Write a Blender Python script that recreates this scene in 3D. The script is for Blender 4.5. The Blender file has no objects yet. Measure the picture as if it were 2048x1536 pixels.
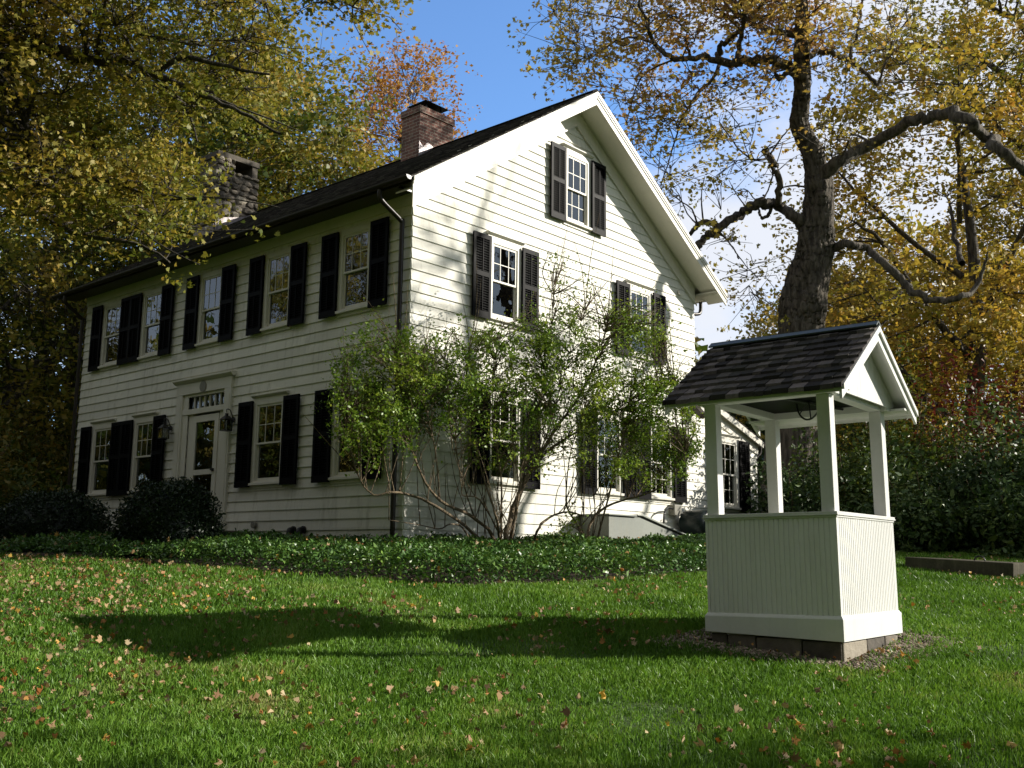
import bpy, math, random
import numpy as np
from mathutils import Matrix, Vector
R = math.radians
rng = np.random.default_rng(7)
random.seed(7)
scn = bpy.context.scene
COL = scn.collection

# ------------------------------------------------------------------ camera
CAM = np.array([-10.009, -11.0159, -0.2824]); YAW, PITCH, ROLL, FPX = 0.7328, 0.168, 0.0133, 2105.8
_f = np.array([math.cos(PITCH)*math.cos(YAW), math.cos(PITCH)*math.sin(YAW), math.sin(PITCH)])
_r = np.array([math.sin(YAW), -math.cos(YAW), 0.0]); _u = np.cross(_r, _f)
_c, _s = math.cos(ROLL), math.sin(ROLL)
CR, CU, CF = _c*_r+_s*_u, -_s*_r+_c*_u, _f
cd = bpy.data.cameras.new("camera"); cam = bpy.data.objects.new("camera", cd); COL.objects.link(cam)
cd.sensor_width = 36; cd.lens = FPX/2048*36; cd.clip_start = 0.1; cd.clip_end = 3000
cam.matrix_world = Matrix(((CR[0], CU[0], -CF[0], CAM[0]), (CR[1], CU[1], -CF[1], CAM[1]), (CR[2], CU[2], -CF[2], CAM[2]), (0, 0, 0, 1)))
scn.camera = cam

def ray(u, v):
    d = CF*FPX+(u-1024)*CR+(768-v)*CU
    return d/np.linalg.norm(d)
def at(u, v, dist):
    return CAM+ray(u, v)*dist

# ------------------------------------------------------------------ light
SUN_AZ, SUN_EL = -41.0, 24.0          # direction towards the sun, degrees from +x
w = bpy.data.worlds.new("World"); scn.world = w; w.use_nodes = True
nt = w.node_tree; nt.nodes.clear()
def N(nt, typ, **k):
    n = nt.nodes.new(typ)
    for a, b in k.items():
        if a.startswith('_'): setattr(n, a[1:], b)
        else: n.inputs[a.replace('__', ' ')].default_value = b
    return n
wo = N(nt, 'ShaderNodeOutputWorld'); bg = N(nt, 'ShaderNodeBackground', Strength=1.0)
sky = N(nt, 'ShaderNodeTexSky'); sky.sky_type = 'NISHITA'; sky.sun_disc = False
sky.sun_elevation = R(SUN_EL); sky.sun_rotation = R(90-SUN_AZ); sky.air_density = 1.0; sky.dust_density = 0.35; sky.ozone_density = 2.2
SKY = 0.14
sc_ = N(nt, 'ShaderNodeVectorMath', _operation='SCALE'); sc_.inputs['Scale'].default_value = SKY
tn = N(nt, 'ShaderNodeMix', _data_type='RGBA', _blend_type='MULTIPLY'); tn.inputs[0].default_value = 1; tn.inputs[7].default_value = (0.72, 1.0, 1.30, 1)
nt.links.new(sky.outputs[0], tn.inputs[6]); nt.links.new(tn.outputs[2], sc_.inputs[0])
tc = N(nt, 'ShaderNodeTexCoord')
mp = N(nt, 'ShaderNodeMapping'); mp.inputs['Scale'].default_value = (1, 1, 2.2); mp.inputs['Location'].default_value = (0.3, 0.1, 0.2)
nz = N(nt, 'ShaderNodeTexNoise', Scale=2.6, Detail=7.0, Roughness=0.52)
nt.links.new(tc.outputs['Generated'], mp.inputs[0]); nt.links.new(mp.outputs[0], nz.inputs[0])
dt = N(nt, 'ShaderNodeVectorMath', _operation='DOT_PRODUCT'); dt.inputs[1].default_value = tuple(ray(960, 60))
nt.links.new(tc.outputs['Generated'], dt.inputs[0])
m1 = N(nt, 'ShaderNodeMapRange'); m1.inputs[1].default_value = 0.955; m1.inputs[2].default_value = 0.995; m1.inputs[3].default_value = -0.02; m1.inputs[4].default_value = -0.08
nt.links.new(dt.outputs['Value'], m1.inputs[0])
ad = N(nt, 'ShaderNodeMath', _operation='ADD'); nt.links.new(nz.outputs[0], ad.inputs[0]); nt.links.new(m1.outputs[0], ad.inputs[1])
cr = N(nt, 'ShaderNodeMapRange', _interpolation_type='SMOOTHSTEP'); cr.inputs[1].default_value = 0.50; cr.inputs[2].default_value = 0.68
cr.inputs[3].default_value = 0.03; cr.inputs[4].default_value = 0.92
d2 = N(nt, 'ShaderNodeVectorMath', _operation='DOT_PRODUCT'); d2.inputs[1].default_value = tuple(ray(1560, 430)); nt.links.new(tc.outputs['Generated'], d2.inputs[0])
m2 = N(nt, 'ShaderNodeMapRange'); m2.inputs[1].default_value = 0.945; m2.inputs[2].default_value = 0.985; m2.inputs[3].default_value = 0.0; m2.inputs[4].default_value = 0.22; nt.links.new(d2.outputs['Value'], m2.inputs[0])
a2 = N(nt, 'ShaderNodeMath', _operation='ADD'); nt.links.new(ad.outputs[0], a2.inputs[0]); nt.links.new(m2.outputs[0], a2.inputs[1]); nt.links.new(a2.outputs[0], cr.inputs[0])
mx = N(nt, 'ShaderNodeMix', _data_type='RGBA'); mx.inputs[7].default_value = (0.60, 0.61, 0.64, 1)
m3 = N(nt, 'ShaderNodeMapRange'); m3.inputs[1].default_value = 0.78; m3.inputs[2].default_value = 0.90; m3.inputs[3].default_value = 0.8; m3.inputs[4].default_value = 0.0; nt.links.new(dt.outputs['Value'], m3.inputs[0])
amb_grey = N(nt, 'ShaderNodeMix', _data_type='RGBA'); amb_grey.inputs[7].default_value = (0.29, 0.285, 0.25, 1); nt.links.new(m3.outputs[0], amb_grey.inputs[0]); nt.links.new(sc_.outputs[0], amb_grey.inputs[6])  # warm grey added to the sky outside the view to neutralise ambient light
nt.links.new(cr.outputs[0], mx.inputs[0]); nt.links.new(amb_grey.outputs[2], mx.inputs[6])
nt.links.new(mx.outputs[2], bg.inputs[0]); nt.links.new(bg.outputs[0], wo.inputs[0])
sl = bpy.data.lights.new("sun", 'SUN'); sl.energy = 4.7; sl.angle = R(0.55); sl.color = (1.0, 0.94, 0.83)
so = bpy.data.objects.new("sun", sl); COL.objects.link(so)
SD = Vector((math.cos(R(SUN_EL))*math.cos(R(SUN_AZ)), math.cos(R(SUN_EL))*math.sin(R(SUN_AZ)), math.sin(R(SUN_EL))))
so.rotation_euler = SD.to_track_quat('Z', 'Y').to_euler(); so.location = (20, -20, 30)
scn.view_settings.view_transform = 'Standard'; scn.view_settings.look = 'None'; scn.view_settings.exposure = 0.58; scn.view_settings.gamma = 1.0
scn.render.engine = 'CYCLES'
cy = scn.cycles; cy.max_bounces = 7; cy.diffuse_bounces = 3; cy.glossy_bounces = 3; cy.transmission_bounces = 4; cy.transparent_max_bounces = 6; cy.caustics_reflective = False; cy.caustics_refractive = False

# ------------------------------------------------------------------ materials
def mat(name):
    m = bpy.data.materials.new(name); m.use_nodes = True
    b = m.node_tree.nodes['Principled BSDF']; return m, m.node_tree, b
def ramp(nt, fac, stops):
    r = N(nt, 'ShaderNodeValToRGB'); e = r.color_ramp.elements
    while len(e) < len(stops): e.new(0.5)
    for i, (p, c) in enumerate(stops):
        e[i].position = p; e[i].color = (*c, 1)
    nt.links.new(fac, r.inputs[0]); return r.outputs[0]
def coords(nt, scale=(1, 1, 1)):
    t = N(nt, 'ShaderNodeTexCoord'); m = N(nt, 'ShaderNodeMapping'); m.inputs['Scale'].default_value = scale
    nt.links.new(t.outputs['Object'], m.inputs[0]); return m.outputs[0]
def noise(nt, vec, scale, detail=4, rough=0.55):
    n = N(nt, 'ShaderNodeTexNoise', Scale=scale, Detail=float(detail), Roughness=rough); nt.links.new(vec, n.inputs[0]); return n.outputs[0]
def math_(nt, op, a, b):
    n = N(nt, 'ShaderNodeMath', _operation=op)
    for i, x in enumerate((a, b)):
        if isinstance(x, (int, float)): n.inputs[i].default_value = x
        else: nt.links.new(x, n.inputs[i])
    return n.outputs[0]
def attr(nt, name='rnd'):
    a = N(nt, 'ShaderNodeAttribute'); a.attribute_name = name; return a.outputs['Fac']
def bump(nt, b, h, strength=0.3, dist=0.02):
    n = N(nt, 'ShaderNodeBump', Strength=strength, Distance=dist); nt.links.new(h, n.inputs['Height']); nt.links.new(n.outputs[0], b.inputs['Normal'])
def mixc(nt, fac, a, b, typ='MIX'):
    n = N(nt, 'ShaderNodeMix', _data_type='RGBA', _blend_type=typ)
    for i, x in ((0, fac), (6, a), (7, b)):
        if isinstance(x, (int, float)): n.inputs[i].default_value = x
        elif isinstance(x, tuple): n.inputs[i].default_value = (*x, 1)
        else: nt.links.new(x, n.inputs[i])
    return n.outputs[2]

def paint(name, col, rough=0.5, var=0.08, grime=0.0, stretch=(1, 1, 1), spec=0.4):
    m, nt, b = mat(name); v = coords(nt, stretch)
    n1 = noise(nt, v, 1.3, 5); n2 = noise(nt, v, 35, 3)
    s = math_(nt, 'ADD', math_(nt, 'MULTIPLY', n1, 0.7), math_(nt, 'MULTIPLY', n2, 0.3))
    lo = tuple(c*(1-var*2) for c in col); hi = tuple(min(1, c*(1+var*0.6)) for c in col)
    c = ramp(nt, s, [(0.3, lo), (0.6, hi)])
    if grime: 
        g = noise(nt, coords(nt, (3, 3, 0.5)), 2.2, 6, 0.7)
        c = mixc(nt, ramp(nt, g, [(0.52, (0, 0, 0)), (0.75, (grime,)*3)]), c, (0.30, 0.28, 0.20))
    rn = attr(nt); c = mixc(nt, 1.0, c, ramp(nt, rn, [(0, (0.85,)*3), (1, (1, 1, 1))]), 'MULTIPLY')
    nt.links.new(c, b.inputs['Base Color']); b.inputs['Roughness'].default_value = rough
    b.inputs['Specular IOR Level'].default_value = spec
    bump(nt, b, n2, 0.12, 0.004); return m
M = {}
M['siding'] = paint('white_siding_paint', (0.84, 0.82, 0.73), 0.55, 0.05, 0.5, spec=0.3)
M['trim'] = paint('white_trim_paint', (0.78, 0.75, 0.66), 0.45, 0.03, 0.15)
M['wellwhite'] = paint('fresh_white_paint', (0.78, 0.78, 0.755), 0.45, 0.04, 0.14)
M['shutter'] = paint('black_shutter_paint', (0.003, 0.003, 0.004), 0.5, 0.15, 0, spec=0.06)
M['gutter'] = paint('brown_gutter_paint', (0.035, 0.026, 0.022), 0.35, 0.15, 0)
M['black'] = paint('black_iron', (0.012, 0.012, 0.013), 0.4, 0.2, 0)
M['tank'] = paint('dark_green_tank', (0.012, 0.022, 0.020), 0.35, 0.2, 0)
M['bulk'] = paint('grey_green_metal', (0.30, 0.32, 0.29), 0.45, 0.12, 0.3)
M['greybox'] = paint('grey_plastic', (0.25, 0.24, 0.20), 0.5, 0.1, 0.2)
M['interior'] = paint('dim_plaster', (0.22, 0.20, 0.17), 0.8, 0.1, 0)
M['curtain'] = paint('white_curtain', (0.62, 0.58, 0.55), 0.8, 0.1, 0, (12, 12, 1))
M['pinkcurtain'] = paint('pink_curtain', (0.62, 0.40, 0.44), 0.8, 0.15, 0, (12, 12, 1))
M['ridge'] = paint('weathered_ridge_metal', (0.055, 0.07, 0.068), 0.4, 0.2, 0.2)
M['concrete'] = paint('weathered_concrete', (0.095, 0.085, 0.062), 0.9, 0.35, 0.3, spec=0.1)
def shingle(name, stops):
    m, nt, b = mat(name); v = coords(nt, (1, 1, 1)); rn = attr(nt)
    n = noise(nt, v, 30, 5, 0.7); n2 = noise(nt, v, 2.0, 4)
    s = math_(nt, 'ADD', math_(nt, 'MULTIPLY', rn, 0.7), math_(nt, 'MULTIPLY', n, 0.35))
    c = ramp(nt, s, stops); c = mixc(nt, ramp(nt, n2, [(0.45, (0, 0, 0)), (0.7, (0.5,)*3)]), c, (0.05, 0.055, 0.035))
    nt.links.new(c, b.inputs['Base Color']); b.inputs['Roughness'].default_value = 0.9; b.inputs['Specular IOR Level'].default_value = 0.12; bump(nt, b, n, 0.5, 0.01); return m
M['roof'] = shingle('weathered_roof_shingle', [(0.1, (0.012, 0.011, 0.010)), (0.5, (0.030, 0.026, 0.023)), (0.95, (0.085, 0.075, 0.065))])
M['wellroof'] = shingle('charcoal_cedar_shingle', [(0.1, (0.017, 0.015, 0.014)), (0.5, (0.045, 0.040, 0.038)), (0.8, (0.115, 0.100, 0.094)), (1.0, (0.28, 0.24, 0.22))])
m, nt, b = mat('old_brick'); t = N(nt, 'ShaderNodeTexCoord'); sx = N(nt, 'ShaderNodeSeparateXYZ'); nt.links.new(t.outputs['Object'], sx.inputs[0])
cx = N(nt, 'ShaderNodeCombineXYZ'); nt.links.new(math_(nt, 'ADD', sx.outputs[0], sx.outputs[1]), cx.inputs[0]); nt.links.new(sx.outputs[2], cx.inputs[1])
bt = N(nt, 'ShaderNodeTexBrick', Scale=1.0); bt.inputs['Brick Width'].default_value = 0.2; bt.inputs['Row Height'].default_value = 0.067; bt.inputs['Mortar Size'].default_value = 0.006
bt.inputs['Color1'].default_value = (0.27, 0.12, 0.09, 1); bt.inputs['Color2'].default_value = (0.17, 0.08, 0.065, 1); bt.inputs['Mortar'].default_value = (0.42, 0.36, 0.29, 1)
nt.links.new(cx.outputs[0], bt.inputs[0]); v = coords(nt)
c = mixc(nt, ramp(nt, noise(nt, v, 3.5, 5, 0.6), [(0.5, (0, 0, 0)), (0.66, (0.75,)*3)]), bt.outputs[0], (0.07, 0.05, 0.04))
c = mixc(nt, ramp(nt, noise(nt, v, 6, 5, 0.6), [(0.55, (0, 0, 0)), (0.7, (0.6,)*3)]), c, (0.36, 0.31, 0.22))
nt.links.new(c, b.inputs['Base Color']); b.inputs['Roughness'].default_value = 0.85; bump(nt, b, bt.outputs[1], -0.5, 0.01); M['brick'] = m
m, nt, b = mat('field_stone'); v = coords(nt); rn = attr(nt); n = noise(nt, v, 9, 6, 0.65)
s = math_(nt, 'ADD', math_(nt, 'MULTIPLY', rn, 0.65), math_(nt, 'MULTIPLY', n, 0.4))
nt.links.new(ramp(nt, s, [(0.15, (0.05, 0.043, 0.034)), (0.5, (0.16, 0.135, 0.105)), (0.9, (0.34, 0.30, 0.235))]), b.inputs['Base Color']); b.inputs['Roughness'].default_value = 0.85; bump(nt, b, n, 0.7, 0.03); M['stone'] = m
m, nt, b = mat('lead_flashing'); v = coords(nt, (4, 4, 1)); n = noise(nt, v, 3, 4); nt.links.new(ramp(nt, n, [(0.3, (0.13, 0.11, 0.11)), (0.7, (0.42, 0.38, 0.38))]), b.inputs['Base Color']); b.inputs['Metallic'].default_value = 0.6; b.inputs['Roughness'].default_value = 0.45; M['flash'] = m
m, nt, b = mat('window_glass'); nt.nodes.remove(b); o = nt.nodes['Material Output']
tr = N(nt, 'ShaderNodeBsdfTransparent'); tr.inputs[0].default_value = (0.80, 0.83, 0.82, 1); gl = N(nt, 'ShaderNodeBsdfGlossy', Roughness=0.0); gl.inputs[0].default_value = (0.95, 0.97, 1, 1)
fr = N(nt, 'ShaderNodeFresnel', IOR=1.55); v = coords(nt); bn = N(nt, 'ShaderNodeBump', Strength=0.06, Distance=0.03); nt.links.new(noise(nt, v, 3.0, 2), bn.inputs['Height']); nt.links.new(bn.outputs[0], gl.inputs['Normal'])
ms = N(nt, 'ShaderNodeMixShader'); fm = N(nt, 'ShaderNodeMath', _operation='MULTIPLY_ADD'); fm.inputs[1].default_value = 1.6; fm.inputs[2].default_value = 0.04; fm.use_clamp = True
nt.links.new(fr.outputs[0], fm.inputs[0]); nt.links.new(fm.outputs[0], ms.inputs[0]); nt.links.new(tr.outputs[0], ms.inputs[1]); nt.links.new(gl.outputs[0], ms.inputs[2]); nt.links.new(ms.outputs[0], o.inputs[0]); M['glass'] = m

def leafmat(name, stops, trans=0.35, rough=0.5, clump=0.35, cs=0.7):
    m, nt, b = mat(name); o = nt.nodes['Material Output']; rn = attr(nt)
    g = N(nt, 'ShaderNodeNewGeometry'); n = noise(nt, g.outputs['Position'], cs, 3)
    s = math_(nt, 'ADD', math_(nt, 'MULTIPLY', rn, 1-clump), math_(nt, 'MULTIPLY', math_(nt, 'SUBTRACT', math_(nt, 'MULTIPLY', n, 2.6), 0.8), clump))
    c = ramp(nt, s, stops); nt.links.new(c, b.inputs['Base Color']); b.inputs['Roughness'].default_value = rough; b.inputs['Specular IOR Level'].default_value = 0.35
    tl = N(nt, 'ShaderNodeBsdfTranslucent'); nt.links.new(mixc(nt, 1.0, c, (1.0, 0.95, 0.6), 'MULTIPLY'), tl.inputs[0])
    ms = N(nt, 'ShaderNodeMixShader', Fac=trans); nt.links.new(b.outputs[0], ms.inputs[1]); nt.links.new(tl.outputs[0], ms.inputs[2]); nt.links.new(ms.outputs[0], o.inputs[0]); return m
GRN, YGR, GLD, ORG, RED, BRN = (0.055, 0.105, 0.015), (0.20, 0.22, 0.03), (0.46, 0.31, 0.045), (0.46, 0.20, 0.04), (0.26, 0.08, 0.04), (0.22, 0.12, 0.05)
M['leaf_gold'] = leafmat('golden_maple_leaves', [(0.0, (0.07, 0.12, 0.02)), (0.25, (0.16, 0.20, 0.035)), (0.45, (0.27, 0.27, 0.05)), (0.68, (0.46, 0.35, 0.08)), (0.88, (0.44, 0.28, 0.09)), (1.0, (0.26, 0.15, 0.07))], 0.4)
M['leaf_dark'] = leafmat('late_green_leaves', [(0.0, (0.035, 0.07, 0.014)), (0.4, (0.08, 0.12, 0.02)), (0.7, (0.20, 0.18, 0.035)), (1.0, (0.34, 0.20, 0.04))])
M['leaf_orange'] = leafmat('orange_maple_leaves', [(0.0, (0.14, 0.18, 0.03)), (0.3, (0.36, 0.32, 0.06)), (0.62, (0.54, 0.38, 0.08)), (0.85, (0.50, 0.25, 0.07)), (1.0, (0.32, 0.12, 0.06))], 0.4)
M['leaf_russet'] = leafmat('russet_leaves', [(0.0, YGR), (0.25, (0.50, 0.34, 0.09)), (0.55, (0.52, 0.26, 0.09)), (1.0, (0.34, 0.13, 0.07))])
M['leaf_shrub'] = leafmat('small_green_leaves', [(0.0, (0.07, 0.15, 0.022)), (0.4, (0.17, 0.29, 0.04)), (0.75, (0.34, 0.43, 0.07)), (0.95, (0.22, 0.20, 0.03)), (1.0, BRN)], 0.35, 0.4, 0.5, 0.9)
M['leaf_ivy'] = leafmat('glossy_groundcover', [(0.0, (0.03, 0.08, 0.018)), (0.5, (0.08, 0.18, 0.035)), (1.0, (0.20, 0.32, 0.06))], 0.15, 0.36, 0.4, 1.3)
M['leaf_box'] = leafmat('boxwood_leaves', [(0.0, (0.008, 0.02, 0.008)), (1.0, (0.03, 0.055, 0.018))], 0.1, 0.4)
M['leaf_rhodo'] = leafmat('dark_evergreen_leaves', [(0.0, (0.020, 0.045, 0.016)), (0.6, (0.06, 0.11, 0.03)), (1.0, (0.15, 0.20, 0.045))], 0.15, 0.5)
M['leaf_mid'] = leafmat('mid_green_leaves', [(0.0, (0.03, 0.06, 0.014)), (0.6, (0.08, 0.13, 0.025)), (1.0, (0.20, 0.20, 0.04))], 0.3, 0.5)
M['leaf_red'] = leafmat('burgundy_leaves', [(0.0, (0.05, 0.012, 0.010)), (0.7, (0.12, 0.02, 0.015)), (1.0, (0.25, 0.05, 0.02))], 0.25, 0.45)
M['leaf_bigmaple'] = leafmat('thin_autumn_leaves', [(0.0, (0.20, 0.26, 0.05)), (0.25, (0.46, 0.42, 0.09)), (0.55, (0.56, 0.40, 0.12)), (0.8, (0.46, 0.25, 0.12)), (1.0, (0.30, 0.12, 0.07))], 0.45, 0.5, 0.6, 0.22)
M['leaf_yg'] = leafmat('yellow_green_leaves', [(0.0, (0.04, 0.07, 0.012)), (0.6, (0.10, 0.13, 0.02)), (1.0, (0.26, 0.22, 0.03))], 0.35, 0.45)
M['litter'] = leafmat('fallen_leaves', [(0.0, (0.20, 0.11, 0.05)), (0.3, (0.36, 0.23, 0.12)), (0.65, (0.48, 0.38, 0.22)), (0.85, (0.42, 0.17, 0.05)), (0.95, (0.50, 0.32, 0.05)), (1.0, (0.28, 0.07, 0.03))], 0.15, 0.6, 0.0)
M['grass'] = leafmat('lawn_grass', [(0.0, (0.055, 0.125, 0.014)), (0.4, (0.115, 0.25, 0.026)), (0.75, (0.20, 0.35, 0.05)), (1.0, (0.40, 0.39, 0.16))], 0.3, 0.45, 0.4, 0.9)
def bark(name, a, c2, sc=1.0):
    m, nt, b = mat(name); v = coords(nt, (9*sc, 9*sc, 1.6*sc)); n = noise(nt, v, 1.6, 8, 0.7)
    vo = N(nt, 'ShaderNodeTexVoronoi', Scale=1.3); nt.links.new(v, vo.inputs[0]); s = math_(nt, 'MULTIPLY', n, math_(nt, 'ADD', vo.outputs[0], 0.5))
    nt.links.new(ramp(nt, s, [(0.2, tuple(x*0.35 for x in a)), (0.42, a), (0.62, c2)]), b.inputs['Base Color']); b.inputs['Roughness'].default_value = 0.9; bump(nt, b, s, 1.0, 0.09/sc); return m
M['bark'] = bark('maple_bark', (0.075, 0.062, 0.047), (0.17, 0.145, 0.115))
M['barkdark'] = bark('dark_bark', (0.045, 0.037, 0.03), (0.11, 0.095, 0.075), 1.5)
M['stem'] = bark('shrub_bark', (0.11, 0.08, 0.05), (0.24, 0.18, 0.11), 6)
m, nt, b = mat('lawn_soil'); v = coords(nt); n = noise(nt, v, 1.1, 6, 0.6); n2 = noise(nt, v, 40, 4, 0.7); s = math_(nt, 'ADD', math_(nt, 'MULTIPLY', n, 0.6), math_(nt, 'MULTIPLY', n2, 0.4))
nt.links.new(ramp(nt, s, [(0.3, (0.025, 0.05, 0.010)), (0.5, (0.05, 0.10, 0.015)), (0.65, (0.10, 0.11, 0.03))]), b.inputs['Base Color']); b.inputs['Roughness'].default_value = 0.95; bump(nt, b, n2, 0.8, 0.03); M['soil'] = m
m, nt, b = mat('bed_earth'); n2 = noise(nt, coords(nt), 25, 5, 0.7); nt.links.new(ramp(nt, n2, [(0.3, (0.02, 0.014, 0.010)), (0.7, (0.09, 0.06, 0.04))]), b.inputs['Base Color']); b.inputs['Roughness'].default_value = 0.95; bump(nt, b, n2, 0.8, 0.03); M['earth'] = m
m, nt, b = mat('river_gravel'); rn = attr(nt); n2 = noise(nt, coords(nt), 30, 4)
nt.links.new(ramp(nt, math_(nt, 'ADD', math_(nt, 'MULTIPLY', rn, 0.8), math_(nt, 'MULTIPLY', n2, 0.2)), [(0.0, (0.07, 0.05, 0.038)), (0.6, (0.20, 0.15, 0.11)), (1.0, (0.40, 0.32, 0.24))]), b.inputs['Base Color']); b.inputs['Roughness'].default_value = 0.8; M['gravel'] = m

# ------------------------------------------------------------------ object helpers
def link(name, data, parent=None):
    o = bpy.data.objects.new(name, data); COL.objects.link(o)
    if parent is not None: o.parent = parent
    return o
def tag(o, label=None, cat=None, group=None, kind=None):
    if label: o['label'] = label
    if cat: o['category'] = cat
    if group: o['group'] = group
    if kind: o['kind'] = kind
    return o
def empty(name, loc, label, cat, group=None, rot=(0, 0, 0)):
    o = link(name, None); o.location = loc; o.rotation_euler = rot; o.empty_display_size = 0.3
    return tag(o, label, cat, group)
class MB:
    def __init__(s): s.v = []; s.f = []; s.a = []; s.n = 0
    def add(s, vs, fs, rnd=None):
        rnd = random.random() if rnd is None else rnd
        s.v.extend(vs); s.f.extend([tuple(i+s.n for i in f) for f in fs]); s.a.extend([rnd]*len(vs)); s.n += len(vs)
    def hexa(s, p, rnd=None):   # p: 8 points, bottom ring then top ring
        s.add([tuple(q) for q in p], [(0, 3, 2, 1), (4, 5, 6, 7), (0, 1, 5, 4), (1, 2, 6, 5), (2, 3, 7, 6), (3, 0, 4, 7)], rnd)
    def box(s, x0, x1, y0, y1, z0, z1, rnd=None, F=None):
        p = [(x0, y0, z0), (x1, y0, z0), (x1, y1, z0), (x0, y1, z0), (x0, y0, z1), (x1, y0, z1), (x1, y1, z1), (x0, y1, z1)]
        if F: p = [F(*q) for q in p]
        s.hexa(p, rnd)
    def prism(s, pts, a, b, F, rnd=None):   # polygon in (i,j), extruded from a to b by F(i,j,k)
        n = len(pts); vs = [F(i, j, a) for i, j in pts]+[F(i, j, b) for i, j in pts]
        s.add(vs, [tuple(range(n)), tuple(range(2*n-1, n-1, -1))]+[(i, (i+1) % n, n+(i+1) % n, n+i) for i in range(n)], rnd)
    def tube(s, pts, rad, sides=8, rnd=None, caps=True):
        V, Fq = tube_np([(np.array(pts, float), np.array(rad, float) if hasattr(rad, '__len__') else np.full(len(pts), float(rad)))], sides)
        fs = [tuple(q) for q in Fq]
        if caps: fs += [tuple(range(sides)), tuple(range(len(V)-sides, len(V)))]
        s.add([tuple(q) for q in V], fs, rnd)
    def disc(s, c, n, r, h, sides=16, rnd=None):
        c = np.array(c, float); n = np.array(n, float); n /= np.linalg.norm(n); s.tube([c, c+n*h], [r, r], sides, rnd)
    def build(s, name, m, parent=None, bevel=0, smooth=False):
        me = bpy.data.meshes.new(name); me.from_pydata(s.v, [], s.f)
        at_ = me.attributes.new('rnd', 'FLOAT', 'POINT'); at_.data.foreach_set('value', np.array(s.a, dtype=np.float32))
        me.materials.append(m); me.validate()
        import bmesh
        bm = bmesh.new(); bm.from_mesh(me); bmesh.ops.recalc_face_normals(bm, faces=bm.faces); bm.to_mesh(me); bm.free()
        if smooth: me.polygons.foreach_set('use_smooth', [True]*len(me.polygons))
        o = link(name, me, parent)
        if bevel:
            md = o.modifiers.new('bevel', 'BEVEL'); md.width = bevel; md.segments = 2; md.limit_method = 'ANGLE'
        return o
def tube_np(lines, sides):
    VV = []; FF = []; base = 0; ang = np.linspace(0, 2*np.pi, sides, endpoint=False)
    for P, rad in lines:
        n = len(P); T = np.gradient(P, axis=0) if n > 1 else np.zeros((n, 3)); T /= (np.linalg.norm(T, axis=1, keepdims=True)+1e-9)
        ref = np.array([0.12, 0.21, 1.0]) if abs(T[0, 2]) < 0.8 else np.array([1.0, 0.13, 0.1])
        A = np.cross(T, ref); A /= (np.linalg.norm(A, axis=1, keepdims=True)+1e-9); B = np.cross(T, A)
        ring = P[:, None, :]+rad[:, None, None]*(np.cos(ang)[None, :, None]*A[:, None, :]+np.sin(ang)[None, :, None]*B[:, None, :])
        VV.append(ring.reshape(-1, 3))
        i = np.arange(n-1)[:, None]*sides+np.arange(sides)[None, :]; j = np.arange(n-1)[:, None]*sides+(np.arange(sides)[None, :]+1) % sides
        FF.append((np.stack([i, j, j+sides, i+sides], -1).reshape(-1, 4)+base)); base += n*sides
    return np.concatenate(VV), np.concatenate(FF)
def np_mesh(name, V, F, m, parent=None, rnd=None, smooth=False):
    """F: (n,k) array of equal-size polygons"""
    me = bpy.data.meshes.new(name); n, k = F.shape
    me.vertices.add(len(V)); me.vertices.foreach_set('co', np.ascontiguousarray(V, dtype=np.float32).ravel())
    me.loops.add(n*k); me.loops.foreach_set('vertex_index', np.ascontiguousarray(F, dtype=np.int32).ravel())
    me.polygons.add(n); me.polygons.foreach_set('loop_start', np.arange(n, dtype=np.int32)*k)
    if smooth: me.polygons.foreach_set('use_smooth', np.ones(n, dtype=bool))
    me.update(calc_edges=True)
    if rnd is not None:
        a = me.attributes.new('rnd', 'FLOAT', 'POINT'); a.data.foreach_set('value', np.ascontiguousarray(rnd, dtype=np.float32))
    me.materials.append(m); return link(name, me, parent)
LEAF = {
 'kite': np.array([(0, 0, 0), (0.34, 0.45, 0.10), (0, 1, -0.06), (-0.34, 0.45, 0.10)]),
 'oval': np.array([(0, 0, 0), (0.22, 0.35, 0.07), (0.16, 0.8, 0.03), (0, 1, -0.10), (-0.16, 0.8, 0.03), (-0.22, 0.35, 0.07)]),
 'maple': np.array([(0, 0, 0), (0.28, 0.08, 0.03), (0.52, 0.30, 0.10), (0.24, 0.42, 0.05), (0.40, 0.80, 0.12), (0.12, 0.66, 0.02), (0, 1.05, -0.08), (-0.12, 0.66, 0.02), (-0.40, 0.80, 0.12), (-0.24, 0.42, 0.05), (-0.52, 0.30, 0.10), (-0.28, 0.08, 0.03)]),
}
def rotmats(n, flat=0.0, g=None):
    g = g or rng
    a = g.uniform(0, 2*np.pi, n); z = np.clip(g.normal(0.45*flat+0.0, 1.0, n), -1, 1) if flat == 0 else np.clip(1-np.abs(g.normal(0, 1.0-flat, n)), -1, 1)
    nrm = np.stack([np.sqrt(np.clip(1-z*z, 0, 1))*np.cos(a), np.sqrt(np.clip(1-z*z, 0, 1))*np.sin(a), z], 1)
    t = g.normal(0, 1, (n, 3)); t -= (t*nrm).sum(1, keepdims=True)*nrm; t /= np.linalg.norm(t, axis=1, keepdims=True)+1e-9
    return np.stack([np.cross(t, nrm), t, nrm], 2)
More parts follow.
